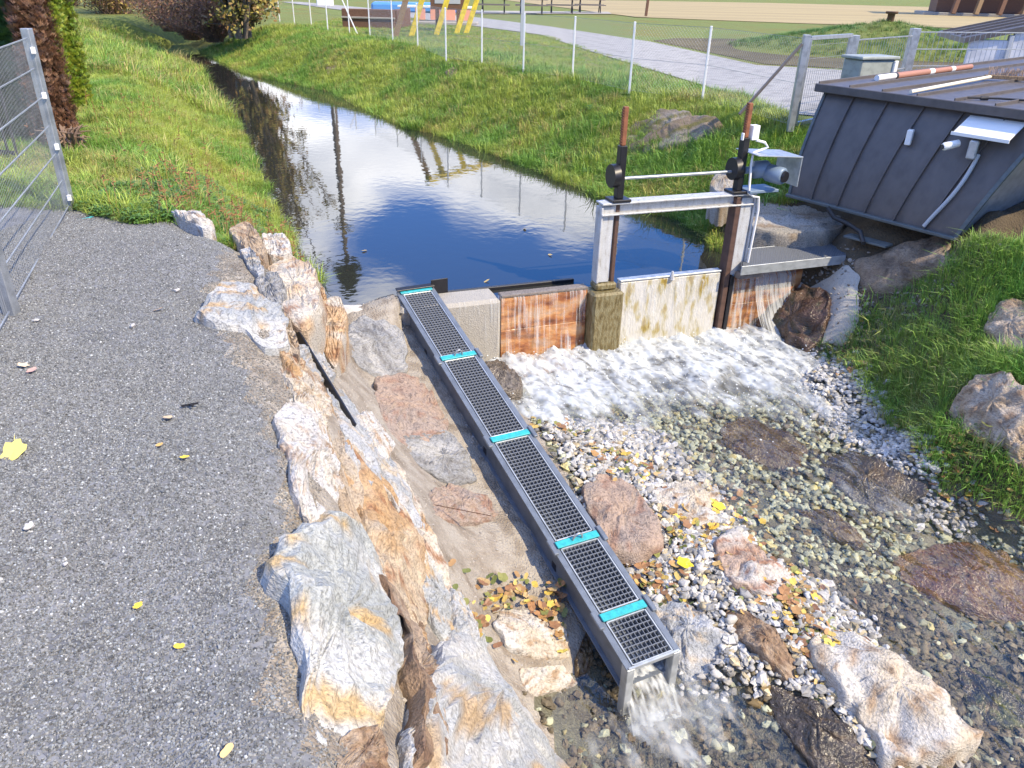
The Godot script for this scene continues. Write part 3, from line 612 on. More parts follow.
func middle_ground() -> void:
	var c := 0.25
	var x0 := -24.0
	var z0 := -46.0
	var w := 161
	var h := 200
	var hs := PackedFloat32Array()
	hs.resize(w * h)
	for j in h:
		for i in w:
			var x := x0 + i * c
			var z := z0 + j * c
			var y := 0.12
			if z < 0.0: y = ground_exact(x, z) if z > -9.5 and x > -5.5 and x < 6.5 else ground_pond(x, z)
			if z > -6.0 and x < -4.0: y = 0.02
			if x > 4.4 and z > -9.0: y = min(y, ground_near(min(x, 6.0), clampf(z, -7.5, 0.5)))
			var flat := smoothstep(0.02, 0.11, y) if z < -9.5 else 0.0
			hs[j * w + i] = y + rough.get_noise_2d(x, z) * 0.05 * (1.0 - flat)
	var v := PackedVector3Array()
	var n := PackedVector3Array()
	var idx := PackedInt32Array()
	for j in h:
		for i in w:
			var k := j * w + i
			v.append(Vector3(x0 + i * c, hs[k], z0 + j * c))
			var hx := hs[min(k + 1, w * h - 1)] - hs[max(k - 1, 0)]
			var hz := hs[min(k + w, w * h - 1)] - hs[max(k - w, 0)]
			n.append(Vector3(-hx, 2.0 * c, -hz).normalized())
	for j in h - 1:
		for i in w - 1:
			var x := x0 + i * c
			var z := z0 + j * c
			if x > -4.51 and x < 5.99 and z > -9.01: continue
			var k := j * w + i
			for q in [k, k + 1, k + w + 1, k, k + w + 1, k + w]: idx.append(q)
	var o := placed(grid_mesh(v, n, idx), "meadow", M.lawn)
	tag(o, "grassy meadow on both sides of the pond", "meadow", "", "structure")
	# flat land on to the horizon
	var st := started()
	var e := 1500.0
	for r in [[-e, -e, e, -45.8], [-e, -45.8, -23.8, 400.0], [15.8, -45.8, e, 400.0], [-23.8, 3.6, 15.8, 400.0]]:
		var y := 0.112
		quad(st, Vector3(r[0], y, r[1]), Vector3(r[2], y, r[1]), Vector3(r[2], y, r[3]), Vector3(r[0], y, r[3]))
	tag(done(st, "land", M.lawn), "flat green land reaching to the horizon", "land", "", "structure")

func sheet(called: String, label: String, category: String, m: Material, pts: Array, y: float) -> void:
	var poly := PackedVector2Array()
	for p in pts: poly.append(p)
	var st := started()
	var ids := Geometry2D.triangulate_polygon(poly)
	for k in range(0, ids.size(), 3):
		var t := []
		for q in 3: t.append(Vector3(poly[ids[k + q]].x, y, poly[ids[k + q]].y))
		face(st, t, Vector3(t[0].x, y - 10.0, t[0].z))
	tag(done(st, called, m), label, category, "", "structure")

func far_sheets() -> void:
	var rd := [Vector2(3.7, -11.2), Vector2(3.2, -14.54), Vector2(2.0, -20.6), Vector2(0.68, -28.4), Vector2(-1.5, -32.6), Vector2(-6.0, -41.0), Vector2(-10.6, -48.5), Vector2(-17.1, -61.1), Vector2(-16.0, -62.0), Vector2(-9.0, -51.5), Vector2(-2.0, -41.2), Vector2(1.2, -34.0), Vector2(4.0, -26.0), Vector2(5.3, -18.6), Vector2(8.5, -17.2), Vector2(16.0, -16.0), Vector2(16.0, -9.5), Vector2(7.0, -9.2)]
	sheet("gravel_road", "pale gravel road curving behind the wire fence", "road", M.road, rd, 0.136)
	sheet("bare_ground", "brownish thin grass strip behind the gravel road", "ground", M.bare, [Vector2(4.2, -26.6), Vector2(5.6, -19.0), Vector2(8.7, -17.6), Vector2(16, -16.4), Vector2(16.0, -29.5), Vector2(9.0, -29.0), Vector2(5.2, -28.2)], 0.130)
	sheet("stubble_field", "wide straw coloured stubble field in the distance", "field", M.stubble, [Vector2(-3, -92), Vector2(6.3, -46.5), Vector2(14, -43), Vector2(24, -41.0), Vector2(40, -41), Vector2(75, -60), Vector2(60, -100), Vector2(30, -104)], 0.142)

# ---------------------------------------------------------------- boulders
const STONE := {
	"white": [Color(0.636, 0.619, 0.593), Color(0.568, 0.516, 0.447), Color(0.447, 0.310, 0.206)],
	"bluewhite": [Color(0.482, 0.490, 0.499), Color(0.361, 0.378, 0.396), Color(0.516, 0.430, 0.327)],
	"bluewhite2": [Color(0.404, 0.421, 0.430), Color(0.568, 0.559, 0.533), Color(0.499, 0.344, 0.181)],
	"whiteorange": [Color(0.619, 0.559, 0.473), Color(0.568, 0.387, 0.224), Color(0.344, 0.172, 0.086)],
	"whiteyellow": [Color(0.568, 0.568, 0.542), Color(0.413, 0.430, 0.413), Color(0.568, 0.387, 0.172)],
	"orange": [Color(0.482, 0.310, 0.163), Color(0.533, 0.430, 0.310), Color(0.292, 0.138, 0.069)],
	"tan": [Color(0.470, 0.360, 0.245), Color(0.516, 0.430, 0.330), Color(0.310, 0.206, 0.129)],
	"tan2": [Color(0.430, 0.404, 0.361), Color(0.344, 0.310, 0.258), Color(0.258, 0.189, 0.120)],
	"cream": [Color(0.568, 0.499, 0.404), Color(0.602, 0.576, 0.533), Color(0.396, 0.267, 0.163)],
	"grey": [Color(0.310, 0.310, 0.310), Color(0.430, 0.421, 0.404), Color(0.206, 0.198, 0.189)],
	"pink": [Color(0.420, 0.310, 0.240), Color(0.378, 0.301, 0.249), Color(0.344, 0.206, 0.146)],
	"pinkwhite": [Color(0.464, 0.344, 0.267), Color(0.550, 0.507, 0.464), Color(0.378, 0.189, 0.112)],
	"brown": [Color(0.310, 0.206, 0.129), Color(0.413, 0.318, 0.232), Color(0.189, 0.112, 0.069)],
	"brown2": [Color(0.258, 0.189, 0.129), Color(0.344, 0.267, 0.189), Color(0.146, 0.103, 0.069)],
	"moss": [Color(0.23, 0.17, 0.11), Color(0.33, 0.28, 0.22), Color(0.16, 0.14, 0.025)],
	"brownwet": [Color(0.146, 0.095, 0.047), Color(0.189, 0.138, 0.077), Color(0.095, 0.052, 0.026)],
	"redwet": [Color(0.172, 0.082, 0.039), Color(0.232, 0.138, 0.060), Color(0.138, 0.103, 0.086)],
	"greywet": [Color(0.189, 0.155, 0.120), Color(0.232, 0.198, 0.163), Color(0.103, 0.086, 0.069)],
	"darkwet": [Color(0.065, 0.052, 0.043), Color(0.103, 0.086, 0.073), Color(0.146, 0.103, 0.060)],
	"darkwet2": [Color(0.095, 0.052, 0.034), Color(0.172, 0.112, 0.077), Color(0.047, 0.043, 0.022)],
	"mosswet": [Color(0.060, 0.052, 0.043), Color(0.129, 0.129, 0.034), Color(0.138, 0.086, 0.043)],
}

func boulder(label: String, kind: String, bulge: float, flat: Array, k: int) -> void:
	var pts := PackedVector3Array()
	for i in range(0, flat.size(), 3): pts.append(Vector3(flat[i], flat[i + 1], flat[i + 2]))
	var c := Vector3.ZERO
	for p in pts: c += p
	c /= pts.size()
	var n := Vector3.ZERO
	for i in pts.size(): n += (pts[i] - c).cross(pts[(i + 1) % pts.size()] - c)
	n = n.normalized()
	if n.y < 0.0: n = -n
	n = (n + Vector3.UP * 0.25).normalized()
	var outline2 := PackedVector2Array()
	for p in pts: outline2.append(Vector2(p.x, p.z))
	boulder_outlines.append(outline2)
	# an even, slightly uneven ring
	var around := 60
	var lengths := [0.0]
	for i in pts.size(): lengths.append(lengths[-1] + pts[i].distance_to(pts[(i + 1) % pts.size()]))
	var ring: Array = []
	var total: float = lengths[-1]
	for a in around:
		var s := total * a / around
		var i := 0
		while i < pts.size() - 1 and lengths[i + 1] < s: i += 1
		ring.append(pts[i].lerp(pts[(i + 1) % pts.size()], (s - lengths[i]) / max(0.0001, lengths[i + 1] - lengths[i])))
	for turn in 1:
		var next: Array = []
		for a in around: next.append(ring[a] * 0.5 + (ring[(a + 1) % around] + ring[(a - 1 + around) % around]) * 0.25)
		ring = next
	var size := total / 4.0
	var lumps := noise_of(2.6 / max(size, 0.12), FastNoiseLite.TYPE_SIMPLEX_SMOOTH, 4, 100 + k)
	var small := noise_of(11.0 / max(size, 0.2), FastNoiseLite.TYPE_SIMPLEX_SMOOTH, 3, 300 + k, true)
	var streak := noise_of(1.0, FastNoiseLite.TYPE_SIMPLEX_SMOOTH, 5, 200 + k)
	var r := RandomNumberGenerator.new()
	r.seed = 500 + k
	var t1 := n.cross(Vector3(0.3, 0.1, 1)).normalized()
	var t2 := n.cross(t1)
	var cuts: Array = []
	for q in 6:
		var a := r.randf() * TAU
		var slope := r.randf_range(0.1, 0.75) * bulge / size * 2.0
		cuts.append([t1 * cos(a) * slope + t2 * sin(a) * slope, bulge * r.randf_range(0.75, 1.1)])
	var layers := [[1.02, -0.32], [1.07, -0.12], [1.05, -0.03], [1.03, 0.25], [1.0, 0.5], [0.965, 0.68], [0.92, 0.8], [0.85, 0.9], [0.77, 0.96], [0.68, 1.0], [0.58, 1.03], [0.47, 1.05], [0.36, 1.06], [0.24, 1.07], [0.12, 1.07], [0.0, 1.07]]
	var v := PackedVector3Array()
	var col := PackedColorArray()
	var idx := PackedInt32Array()
	var tones: Array = STONE[kind]
	var dir := (t1 * r.randf_range(0.4, 1) + t2 * r.randf_range(-1, 1)).normalized()
	for L in layers.size():
		for a in around:
			var p: Vector3 = c + (ring[a] - c) * layers[L][0]
			var h: float = layers[L][1] * bulge if layers[L][1] >= 0.0 else layers[L][1]
			var flatp: Vector3 = p - c
			if h > 0.0:
				for cut in cuts: h = min(h, max(0.12 * bulge, cut[1] - flatp.dot(cut[0])))
			var at: Vector3 = p + n * h
			if L < 3: at = p + (n * 0.3 + Vector3.UP * 0.7) * h
			var amt := bulge * 0.30 + size * 0.012
			at += n * lumps.get_noise_3dv(at) * amt * (1.0 if L > 2 else 0.5)
			at += (at - c).normalized() * lumps.get_noise_3dv(at * 1.3 + Vector3(7, 3, 1)) * size * 0.065
			at += n * (small.get_noise_3dv(at) - 0.3) * min(0.018, size * 0.05)
			v.append(at - c)
			var sp := at + dir * dir.dot(at) * -0.75
			var f := streak.get_noise_3dv(sp * (2.2 / max(size, 0.15)) + Vector3(k * 3.1, 0, 0))
			var g := streak.get_noise_3dv(sp * (5.0 / max(size, 0.15)) + Vector3(0, k * 1.7, 9))
			var cc: Color = tones[0].lerp(tones[1], smoothstep(-0.12, 0.25, f))
			cc = cc.lerp(tones[2], smoothstep(0.12, 0.34, g) * 0.9)
			col.append(cc)
	for L in layers.size() - 1:
		for a in around:
			var b := (a + 1) % around
			for q in [L * around + a, (L + 1) * around + a, (L + 1) * around + b, L * around + a, (L + 1) * around + b, L * around + b]: idx.append(q)
	var st := SurfaceTool.new()
	st.begin(Mesh.PRIMITIVE_TRIANGLES)
	var crisp := not kind.contains("wet") and c.x < 0.0
	if crisp: st.set_smooth_group(-1)
	# turned so that front faces run clockwise
	var e1 := v[idx[6 * around * 6 + 1]] - v[idx[6 * around * 6]]
	var e2 := v[idx[6 * around * 6 + 2]] - v[idx[6 * around * 6]]
	var flip := e1.cross(e2).dot(v[idx[6 * around * 6]] + n * 0.3) > 0.0
	if not crisp:
		for i in v.size():
			st.set_color(col[i])
			st.add_vertex(v[i])
	for i in range(0, idx.size(), 3):
		if crisp:
			for q in [idx[i], idx[i + 2] if flip else idx[i + 1], idx[i + 1] if flip else idx[i + 2]]:
				st.set_color(col[q])
				st.add_vertex(v[q])
			continue
		st.add_index(idx[i]); st.add_index(idx[i + 2] if flip else idx[i + 1]); st.add_index(idx[i + 1] if flip else idx[i + 2])
	st.generate_normals()
	var o := placed(st.commit(), "boulder", M.wet_rock if kind.contains("wet") else M.rock)
	o.position = c
	tag(o, label, "rock", "stones of the stream and its walls")

# ---------------------------------------------------------------- loose stones and leaves
func stone_mesh(k: int, rings: int, around: int, lump: float) -> ArrayMesh:
	var nz := noise_of(0.9, FastNoiseLite.TYPE_SIMPLEX, 2, 700 + k)
	var v: Array = []
	for j in rings + 1:
		for i in around:
			var th := PI * j / rings
			var d := Vector3(sin(th) * cos(TAU * i / around), cos(th), sin(th) * sin(TAU * i / around))
			var r := 1.0 + lump * nz.get_noise_3dv(d * 1.2 + Vector3(k * 5.3, 0, 0))
			v.append(Vector3(d.x * r, d.y * r * 0.62, d.z * r * 0.8) * 0.5)
	var st := SurfaceTool.new()
	st.begin(Mesh.PRIMITIVE_TRIANGLES)
	st.set_smooth_group(-1 if around < 7 else 1)
	st.set_color(Color(1, 1, 1))
	for j in rings:
		for i in around:
			var b := (i + 1) % around
			var q := [v[j * around + i], v[j * around + b], v[(j + 1) * around + b], v[(j + 1) * around + i]]
			if j > 0: face(st, [q[0], q[1], q[2]], Vector3.ZERO)
			if j < rings - 1: face(st, [q[0], q[2], q[3]], Vector3.ZERO)
	st.generate_normals()
	return st.commit()

func in_boulder(x: float, z: float) -> bool:
	for o in boulder_outlines:
		if Geometry2D.is_point_in_polygon(Vector2(x, z), o): return true
	return false

func spin(scale: Vector3, tilt := 0.5) -> Basis:
	return Basis.from_euler(Vector3(rng.randf_range(-tilt, tilt), rng.randf() * TAU, rng.randf_range(-tilt, tilt))).scaled_local(scale)

func gravel() -> void:
	var where: Array = []
	var cols := PackedColorArray()
	var poly := PackedVector2Array(PATH_EDGE)
	while where.size() < 150000:
		var x := rng.randf_range(-3.6, -0.3)
		var z := rng.randf_range(-6.0, -1.05)
		if x < -0.75 + 0.72 * (z + 1.0) - 0.35 and rng.randf() < 0.97: continue
		if z < -3.4 and rng.randf() < 0.35: continue
		var inside := Geometry2D.is_point_in_polygon(Vector2(x + rng.randfn(0, 0.075), z + rng.randfn(0, 0.075)), poly)
		if not inside: continue
		var s := rng.randf_range(0.005, 0.0112)
		if rng.randf() < 0.015: s *= 1.7
		where.append(Transform3D(spin(Vector3(s, s * rng.randf_range(0.6, 1.0), s), 1.2), Vector3(x, ground(x, z) + s * 0.12, z)))
		var g := rng.randf_range(0.13, 0.32)
		if rng.randf() < 0.04: g = rng.randf_range(0.40, 0.60)
		if rng.randf() < 0.2: g *= 0.55
		var warm := rng.randf_range(-0.03, 0.05)
		cols.append(Color(g * (0.97 + warm), g * 1.01, g * (1.02 - warm)))
	tag(mass("crushed_stone", stone_mesh(1, 3, 5, 0.9), M.pebble, where, cols), "loose grey crushed stone covering the path", "gravel", "", "stuff")
	# brown grit where the path meets the wall
	where = []
	cols = PackedColorArray()
	while where.size() < 14000:
		var x := rng.randf_range(-1.95, -0.4)
		var z := rng.randf_range(-5.0, -1.1)
		if zone(x, z) != 1 or ground(x, z) < -0.14: continue
		var s := rng.randf_range(0.004, 0.014)
		where.append(Transform3D(spin(Vector3(s, s * 0.8, s), 1.0), Vector3(x, ground(x, z) + s * 0.1, z)))
		var g := rng.randf_range(0.13, 0.30)
		cols.append(Color(g * 1.05, g * 0.98, g * 0.88))
	tag(mass("grit", stone_mesh(2, 3, 5, 0.9), M.pebble, where, cols), "brown grit and dirt between path and wall stones", "grit", "", "stuff")

func pebble_colour() -> Color:
	var g := rng.randf_range(0.34, 0.64)
	if rng.randf() < 0.28: g = rng.randf_range(0.16, 0.34)
	var w := rng.randf_range(0.0, 0.12)
	if rng.randf() < 0.12: w = 0.4
	return Color(g * (1.0 + w * 0.4), g * (1.0 - w * 0.1), g * (1.0 - w))

func pebbles() -> void:
	var shapes: Array = []
	for k in 5: shapes.append(stone_mesh(10 + k, 5, 6 if k < 3 else 8, 0.75))
	var bar_poly := PackedVector2Array(BAR_EDGE)
	var side := PackedVector2Array(SHINGLE_EDGE)
	var bed := PackedVector2Array(BED_EDGE)
	var spots: Array = []
	var tries := 0
	while spots.size() < 11500 and tries < 400000:
		tries += 1
		var x := rng.randf_range(-0.2, 3.4)
		var z := rng.randf_range(-6.6, -2.0)
		var p := Vector2(x + rng.randfn(0, 0.05), z + rng.randfn(0, 0.05))
		var where := 0
		if Geometry2D.is_point_in_polygon(p, bar_poly): where = 1
		elif Geometry2D.is_point_in_polygon(p, side): where = 2
		elif Geometry2D.is_point_in_polygon(Vector2(x, z), bed):
			if rng.randf() > (0.62 if z < -3.75 + 0.25 * (x - 2.0) else 0.42) or z < -6.0: continue
		else: continue
		if where == 0 and rng.randf() < 0.35: continue
		if in_boulder(x, z): continue
		var s := clampf(rng.randfn(0.041, 0.013), 0.016, 0.08)
		if where == 2: s *= 0.95
		spots.append([x, z, s, where])
	var near: Array = []
	for q in spots:
		if q[3] > 0: near.append(q)
	near.sort_custom(func(a, b): return a[2] / (6.0 - a[1] * -0.6 + 2.0) > b[2] / (6.0 - b[1] * -0.6 + 2.0))
	var single := {}
	for i in min(290, near.size()): single[near[i]] = true
	var wheres := [[], [], [], [], []]
	var tints := [PackedColorArray(), PackedColorArray(), PackedColorArray(), PackedColorArray(), PackedColorArray()]
	var first: Array = [null, null]
	var count := 0
	for q in spots:
		var s: float = q[2]
		var y := ground(q[0], q[1])
		var pile := 0.0
		if q[3] > 0: pile = rng.randf() * 0.022
		var c := pebble_colour()
		if q[3] == 0:
			c = Color(c.r * 0.86, c.g * 0.90, c.b * 0.64) if rng.randf() < (0.82 if q[1] < -3.75 + 0.25 * (q[0] - 2.0) else 0.12) else Color(c.r * 0.34, c.g * 0.28, c.b * 0.18)
		var tr := Transform3D(spin(Vector3(s * rng.randf_range(0.85, 1.35), s, s), 0.45), Vector3(q[0], y + s * 0.2 + pile, q[1]))
		var k := rng.randi() % 5
		if single.has(q):
			var o := MeshInstance3D.new()
			o.mesh = shapes[k]
			var shade := rng.randi() % 6
			var shade_name: String = ["white", "pale", "light grey", "whitish", "dark grey", "grey"][shade]
			o.material_override = M["pebble_%d" % shade]
			o.name = numbered("pebble")
			add_child(o)
			o.transform = tr
			if q[3] == 1: tag(o, "%s river pebble lying on the bar between ladder and stream" % shade_name, "pebble", "pebbles of the bar below the weir")
			else: tag(o, "%s pebble on the shingle strip under the right grass bank" % shade_name, "pebble", "pebbles of the shingle strip")
			count += 1
		else:
			wheres[k].append(tr)
			tints[k].append(c)
	for k in 5:
		tag(mass("pebble_bed", shapes[k], M.pebble, wheres[k], tints[k]), "pale rounded river pebbles covering bar and stream bed", "pebbles", "pebble beds", "stuff")

func leaf_mesh(k: int) -> ArrayMesh:
	var r := RandomNumberGenerator.new()
	r.seed = 900 + k
	var st := started()
	st.set_color(Color(1, 1, 1))
	var rim: Array = []
	var n := 15
	for i in n:
		var a := TAU * i / n
		var lobe := 0.36 + 0.14 * absf(cos(a * 2.5 + 0.3)) + r.randf_range(-0.05, 0.05)
		if k > 2: lobe = 0.28 + 0.22 * pow(absf(cos(a)), 1.5)
		var p := Vector3(cos(a) * lobe, 0, sin(a) * lobe * 0.85)
		p.y = 0.22 * p.x * p.x + 0.5 * p.z * p.z * r.randf_range(0.3, 1.2) + r.randf_range(-0.03, 0.05)
		rim.append(p)
	for i in n:
		tri(st, Vector3.ZERO, rim[i], rim[(i + 1) % n])
	tri(st, Vector3(-0.3, 0.02, -0.02), Vector3(-0.75, 0.05, 0.02), Vector3(-0.3, 0.02, 0.02))
	st.generate_normals()
	return st.commit()

func leaf(called: String, label: String, x: float, z: float, size: float, colour: Color, group := "", lift := 0.012, m: Mesh = null) -> void:
	var o := MeshInstance3D.new()
	o.mesh = m
	var key := "leaf_%d_%d_%d" % [int(colour.r * 20), int(colour.g * 20), int(colour.b * 20)]
	if not M.has(key):
		M[key] = plain(colour, 0.6)
		M[key].backlight_enabled = true
		M[key].backlight = Color(0.3, 0.3, 0.3)
		M[key].cull_mode = BaseMaterial3D.CULL_DISABLED
	o.material_override = M[key]
	o.name = numbered(called)
	add_child(o)
	o.transform = Transform3D(spin(Vector3(size, size, size), 0.35), Vector3(x, ground(x, z) + lift, z))
	tag(o, label, "leaf", group)

func leaves() -> void:
	var shapes: Array = []
	for k in 6: shapes.append(leaf_mesh(k))
	var yellow := Color(0.78, 0.55, 0.05)
	# on the path
	for q in [["big yellow maple leaf on the left of the gravel path", -1.84, -2.40, 0.115, Color(0.80, 0.68, 0.16)], ["small yellow leaf in the middle of the path, right of the maple leaf", -1.19, -2.36, 0.034, yellow], ["orange leaf just above the small yellow one on the path", -1.32, -2.45, 0.036, Color(0.7, 0.42, 0.12)], ["curled brown leaf near the flat ochre boulder", -1.93, -3.88, 0.060, Color(0.45, 0.30, 0.16)], ["pale fallen leaf with a pink one by the left fence", -2.23, -3.13, 0.055, Color(0.66, 0.52, 0.34)], ["pinkish leaf beside the pale fallen one", -2.16, -3.08, 0.050, Color(0.55, 0.33, 0.27)], ["yellow leaf on the lower path, farther from the wall", -1.08, -1.69, 0.030, yellow], ["yellow leaf on the lower path, nearer to the wall", -0.90, -1.54, 0.032, yellow], ["ochre leaf at the bottom edge of the picture on the path", -0.65, -1.20, 0.038, Color(0.72, 0.5, 0.2)], ["long tan leaf lying across the path under a black twig", -1.41, -2.73, 0.055, Color(0.58, 0.43, 0.26)]]:
		leaf("fallen_leaf", q[0], q[1], q[2], q[3], q[4], "", 0.014, shapes[rng.randi() % 5])
	leaf("fallen_leaf", "large bright yellow leaf standing in the pebbles by the pink boulder", 1.06, -3.62, 0.11, Color(0.85, 0.62, 0.02), "", 0.05, shapes[0])
	leaf("fallen_leaf", "bright yellow leaf in front of the cream block", 1.40, -4.20, 0.10, Color(0.82, 0.66, 0.04), "", 0.05, shapes[1])
	var tones := [Color(0.56, 0.38, 0.06), Color(0.34, 0.19, 0.07), Color(0.42, 0.29, 0.13), Color(0.24, 0.12, 0.055), Color(0.62, 0.48, 0.09), Color(0.36, 0.18, 0.07), Color(0.20, 0.20, 0.05)]
	for set_ in [[LEAF_CLUSTERS, 13, 0.10, "leaf in the litter among the bar pebbles", "leaf litter on the pebble bar"], [SLOPE_LEAVES, 11, 0.06, "leaf in the pile on the mortar slope", "leaf pile on the slope"], [BANK_LEAVES, 9, 0.09, "leaf at the foot of the right grass bank", "leaf litter of the right bank"]]:
		for c in set_[0]:
			for i in set_[1]:
				var x: float = c.x + rng.randfn(0, set_[2])
				var z: float = c.y + rng.randfn(0, set_[2])
				var tone := rng.randi() % 7
				leaf("fallen_leaf", "small %s %s" % [["ochre", "brown", "tan", "dark brown", "yellow", "rust brown", "olive green"][tone], set_[3]], x, z, rng.randf_range(0.04, 0.085), tones[tone], set_[4], rng.randf_range(0.02, 0.06), shapes[rng.randi() % 6])

func litter() -> void:
	var where: Array = []
	var cols := PackedColorArray()
	for set_ in [[LEAF_CLUSTERS, 70, 0.13], [SLOPE_LEAVES, 16, 0.08], [BANK_LEAVES, 60, 0.12]]:
		for c in set_[0]:
			for i in set_[1]:
				var x: float = c.x + rng.randfn(0, set_[2])
				var z: float = c.y + rng.randfn(0, set_[2])
				var s := rng.randf_range(0.025, 0.065)
				where.append(Transform3D(spin(Vector3(s, s, s), 0.7), Vector3(x, ground(x, z) + rng.randf_range(0.01, 0.045), z)))
				var tones := [Color(0.34, 0.20, 0.08), Color(0.24, 0.12, 0.06), Color(0.46, 0.30, 0.10), Color(0.5, 0.36, 0.1), Color(0.14, 0.16, 0.04)]
				cols.append(tones[rng.randi() % 5])
	tag(mass("leaf_litter", leaf_mesh(4), M.leaf, where, cols), "brown leaf litter between pebbles and stones", "leaf litter", "", "stuff")
	where = []
	cols = PackedColorArray()
	while where.size() < 9000:
		var x := rng.randf_range(-1.5, 0.7)
		var z := rng.randf_range(-6.0, -1.6)
		if zone(x, z) != 1 or ground(x, z) > -0.14: continue
		var s := rng.randf_range(0.004, 0.011)
		if rng.randf() < 0.04: s *= 2.2
		where.append(Transform3D(spin(Vector3(s, s * 0.8, s), 1.0), Vector3(x, ground(x, z) + s * 0.1, z)))
		var g := rng.randf_range(0.26, 0.5)
		cols.append(Color(g * 1.06, g * 0.96, g * 0.85))
	var soil_where: Array = []
	var soil_cols := PackedColorArray()
	var guard := 0
	while soil_where.size() < 900 and guard < 60000:
		guard += 1
		var x := rng.randf_range(2.4, 4.0)
		var z := rng.randf_range(-8.0, -6.0)
		if zone(x, z) != 3 or on_building(x, z): continue
		var s := rng.randf_range(0.012, 0.05)
		soil_where.append(Transform3D(spin(Vector3(s, s * 0.8, s), 1.0), Vector3(x, ground(x, z) + s * 0.1, z)))
		var g := rng.randf_range(0.12, 0.4)
		soil_cols.append(Color(g * 1.08, g * 0.94, g * 0.78))
	tag(mass("rubble", stone_mesh(4, 5, 7, 0.7), M.pebble, soil_where, soil_cols), "small rubble on the bare soil before the metal clad wall", "rubble", "", "stuff")
	tag(mass("mortar_crumbs", stone_mesh(3, 3, 5, 0.9), M.pebble, where, cols), "sandy crumbs and small stones on the mortar slope", "grit", "", "stuff")

# ---------------------------------------------------------------- grass
func tuft_mesh(k: int, blades: int, spread: float, wide: float, droop: float) -> ArrayMesh:
	var r := RandomNumberGenerator.new()
	r.seed = 40 + k
	var st := SurfaceTool.new()
	st.begin(Mesh.PRIMITIVE_TRIANGLES)
	st.set_smooth_group(-1)
	for b in blades:
		var a := r.randf() * TAU
		var base := Vector3(cos(a), 0, sin(a)) * spread * sqrt(r.randf())
		var out := Vector3(cos(a + r.randf_range(-1, 1)), 0, sin(a + r.randf_range(-1, 1)))
		var h := r.randf_range(0.55, 1.0)
		var lean := r.randf_range(0.1, droop)
		var side := out.cross(Vector3.UP) * wide * r.randf_range(0.6, 1.0)
		var p1 := base + out * lean * 0.3 * h + Vector3.UP * h * 0.55
		var p2 := base + out * lean * h + Vector3.UP * h * (1.0 - 0.45 * lean)
		var g := r.randf_range(0.75, 1.15)
		st.set_color(Color(g, g, g))
		tri(st, base - side, base + side, p1 + side * 0.8)
		tri(st, base - side, p1 + side * 0.8, p1 - side * 0.8)
		tri(st, p1 - side * 0.8, p1 + side * 0.8, p2)
	st.generate_normals()
	return st.commit()

func weed_mesh(k: int) -> ArrayMesh:
	var r := RandomNumberGenerator.new()
	r.seed = 60 + k
	var st := SurfaceTool.new()
	st.begin(Mesh.PRIMITIVE_TRIANGLES)
	st.set_smooth_group(-1)
	for b in 16:
		var a := r.randf() * TAU
		var out := Vector3(cos(a), 0, sin(a))
		var side := Vector3(-sin(a), 0, cos(a)) * 0.11
		var root := out * 0.1 + Vector3.UP * r.randf_range(0.0, 0.6)
		var mid := root + out * 0.25 + Vector3.UP * 0.14
		var tip := root + out * 0.52 + Vector3.UP * r.randf_range(-0.02, 0.16)
		var g := r.randf_range(0.75, 1.15)
		st.set_color(Color(g, g, g))
		tri(st, root, mid + side, mid - side)
		tri(st, mid + side, tip, mid - side)
	st.generate_normals()
	return st.commit()

func grass_colour(x: float, z: float, dry: float) -> Color:
	var f := rough.get_noise_2d(x * 0.5 + 90.0, z * 0.5) + rng.randf_range(-0.25, 0.25)
	var c := Color(0.125, 0.245, 0.03).lerp(Color(0.27, 0.33, 0.05), smoothstep(-0.3, 0.35, f))
	if rng.randf() < dry: c = Color(0.36, 0.27, 0.12).lerp(Color(0.30, 0.28, 0.09), rng.randf())
	var patch := rough.get_noise_2d(x * 0.8 - 30.0, z * 0.8 + 12.0)
	if patch > 0.2 and rng.randf() < 0.4: c = c.lerp(Color(0.32, 0.23, 0.08), 0.6)
	if x > 2.4 and z > -7.0: c = Color(c.r * 0.72, c.g * 0.92, c.b)
	var g := rng.randf_range(1.0, 1.5)
	return Color(c.r * g, c.g * g, c.b * g)

func on_building(x: float, z: float) -> bool:
	var a := (x - 2.80) * 0.826 + (z + 7.93) * -0.566
	var u := (x - 2.80) * 0.566 + (z + 7.93) * 0.826
	return a > -0.08 and u > -0.1 and u < 2.2

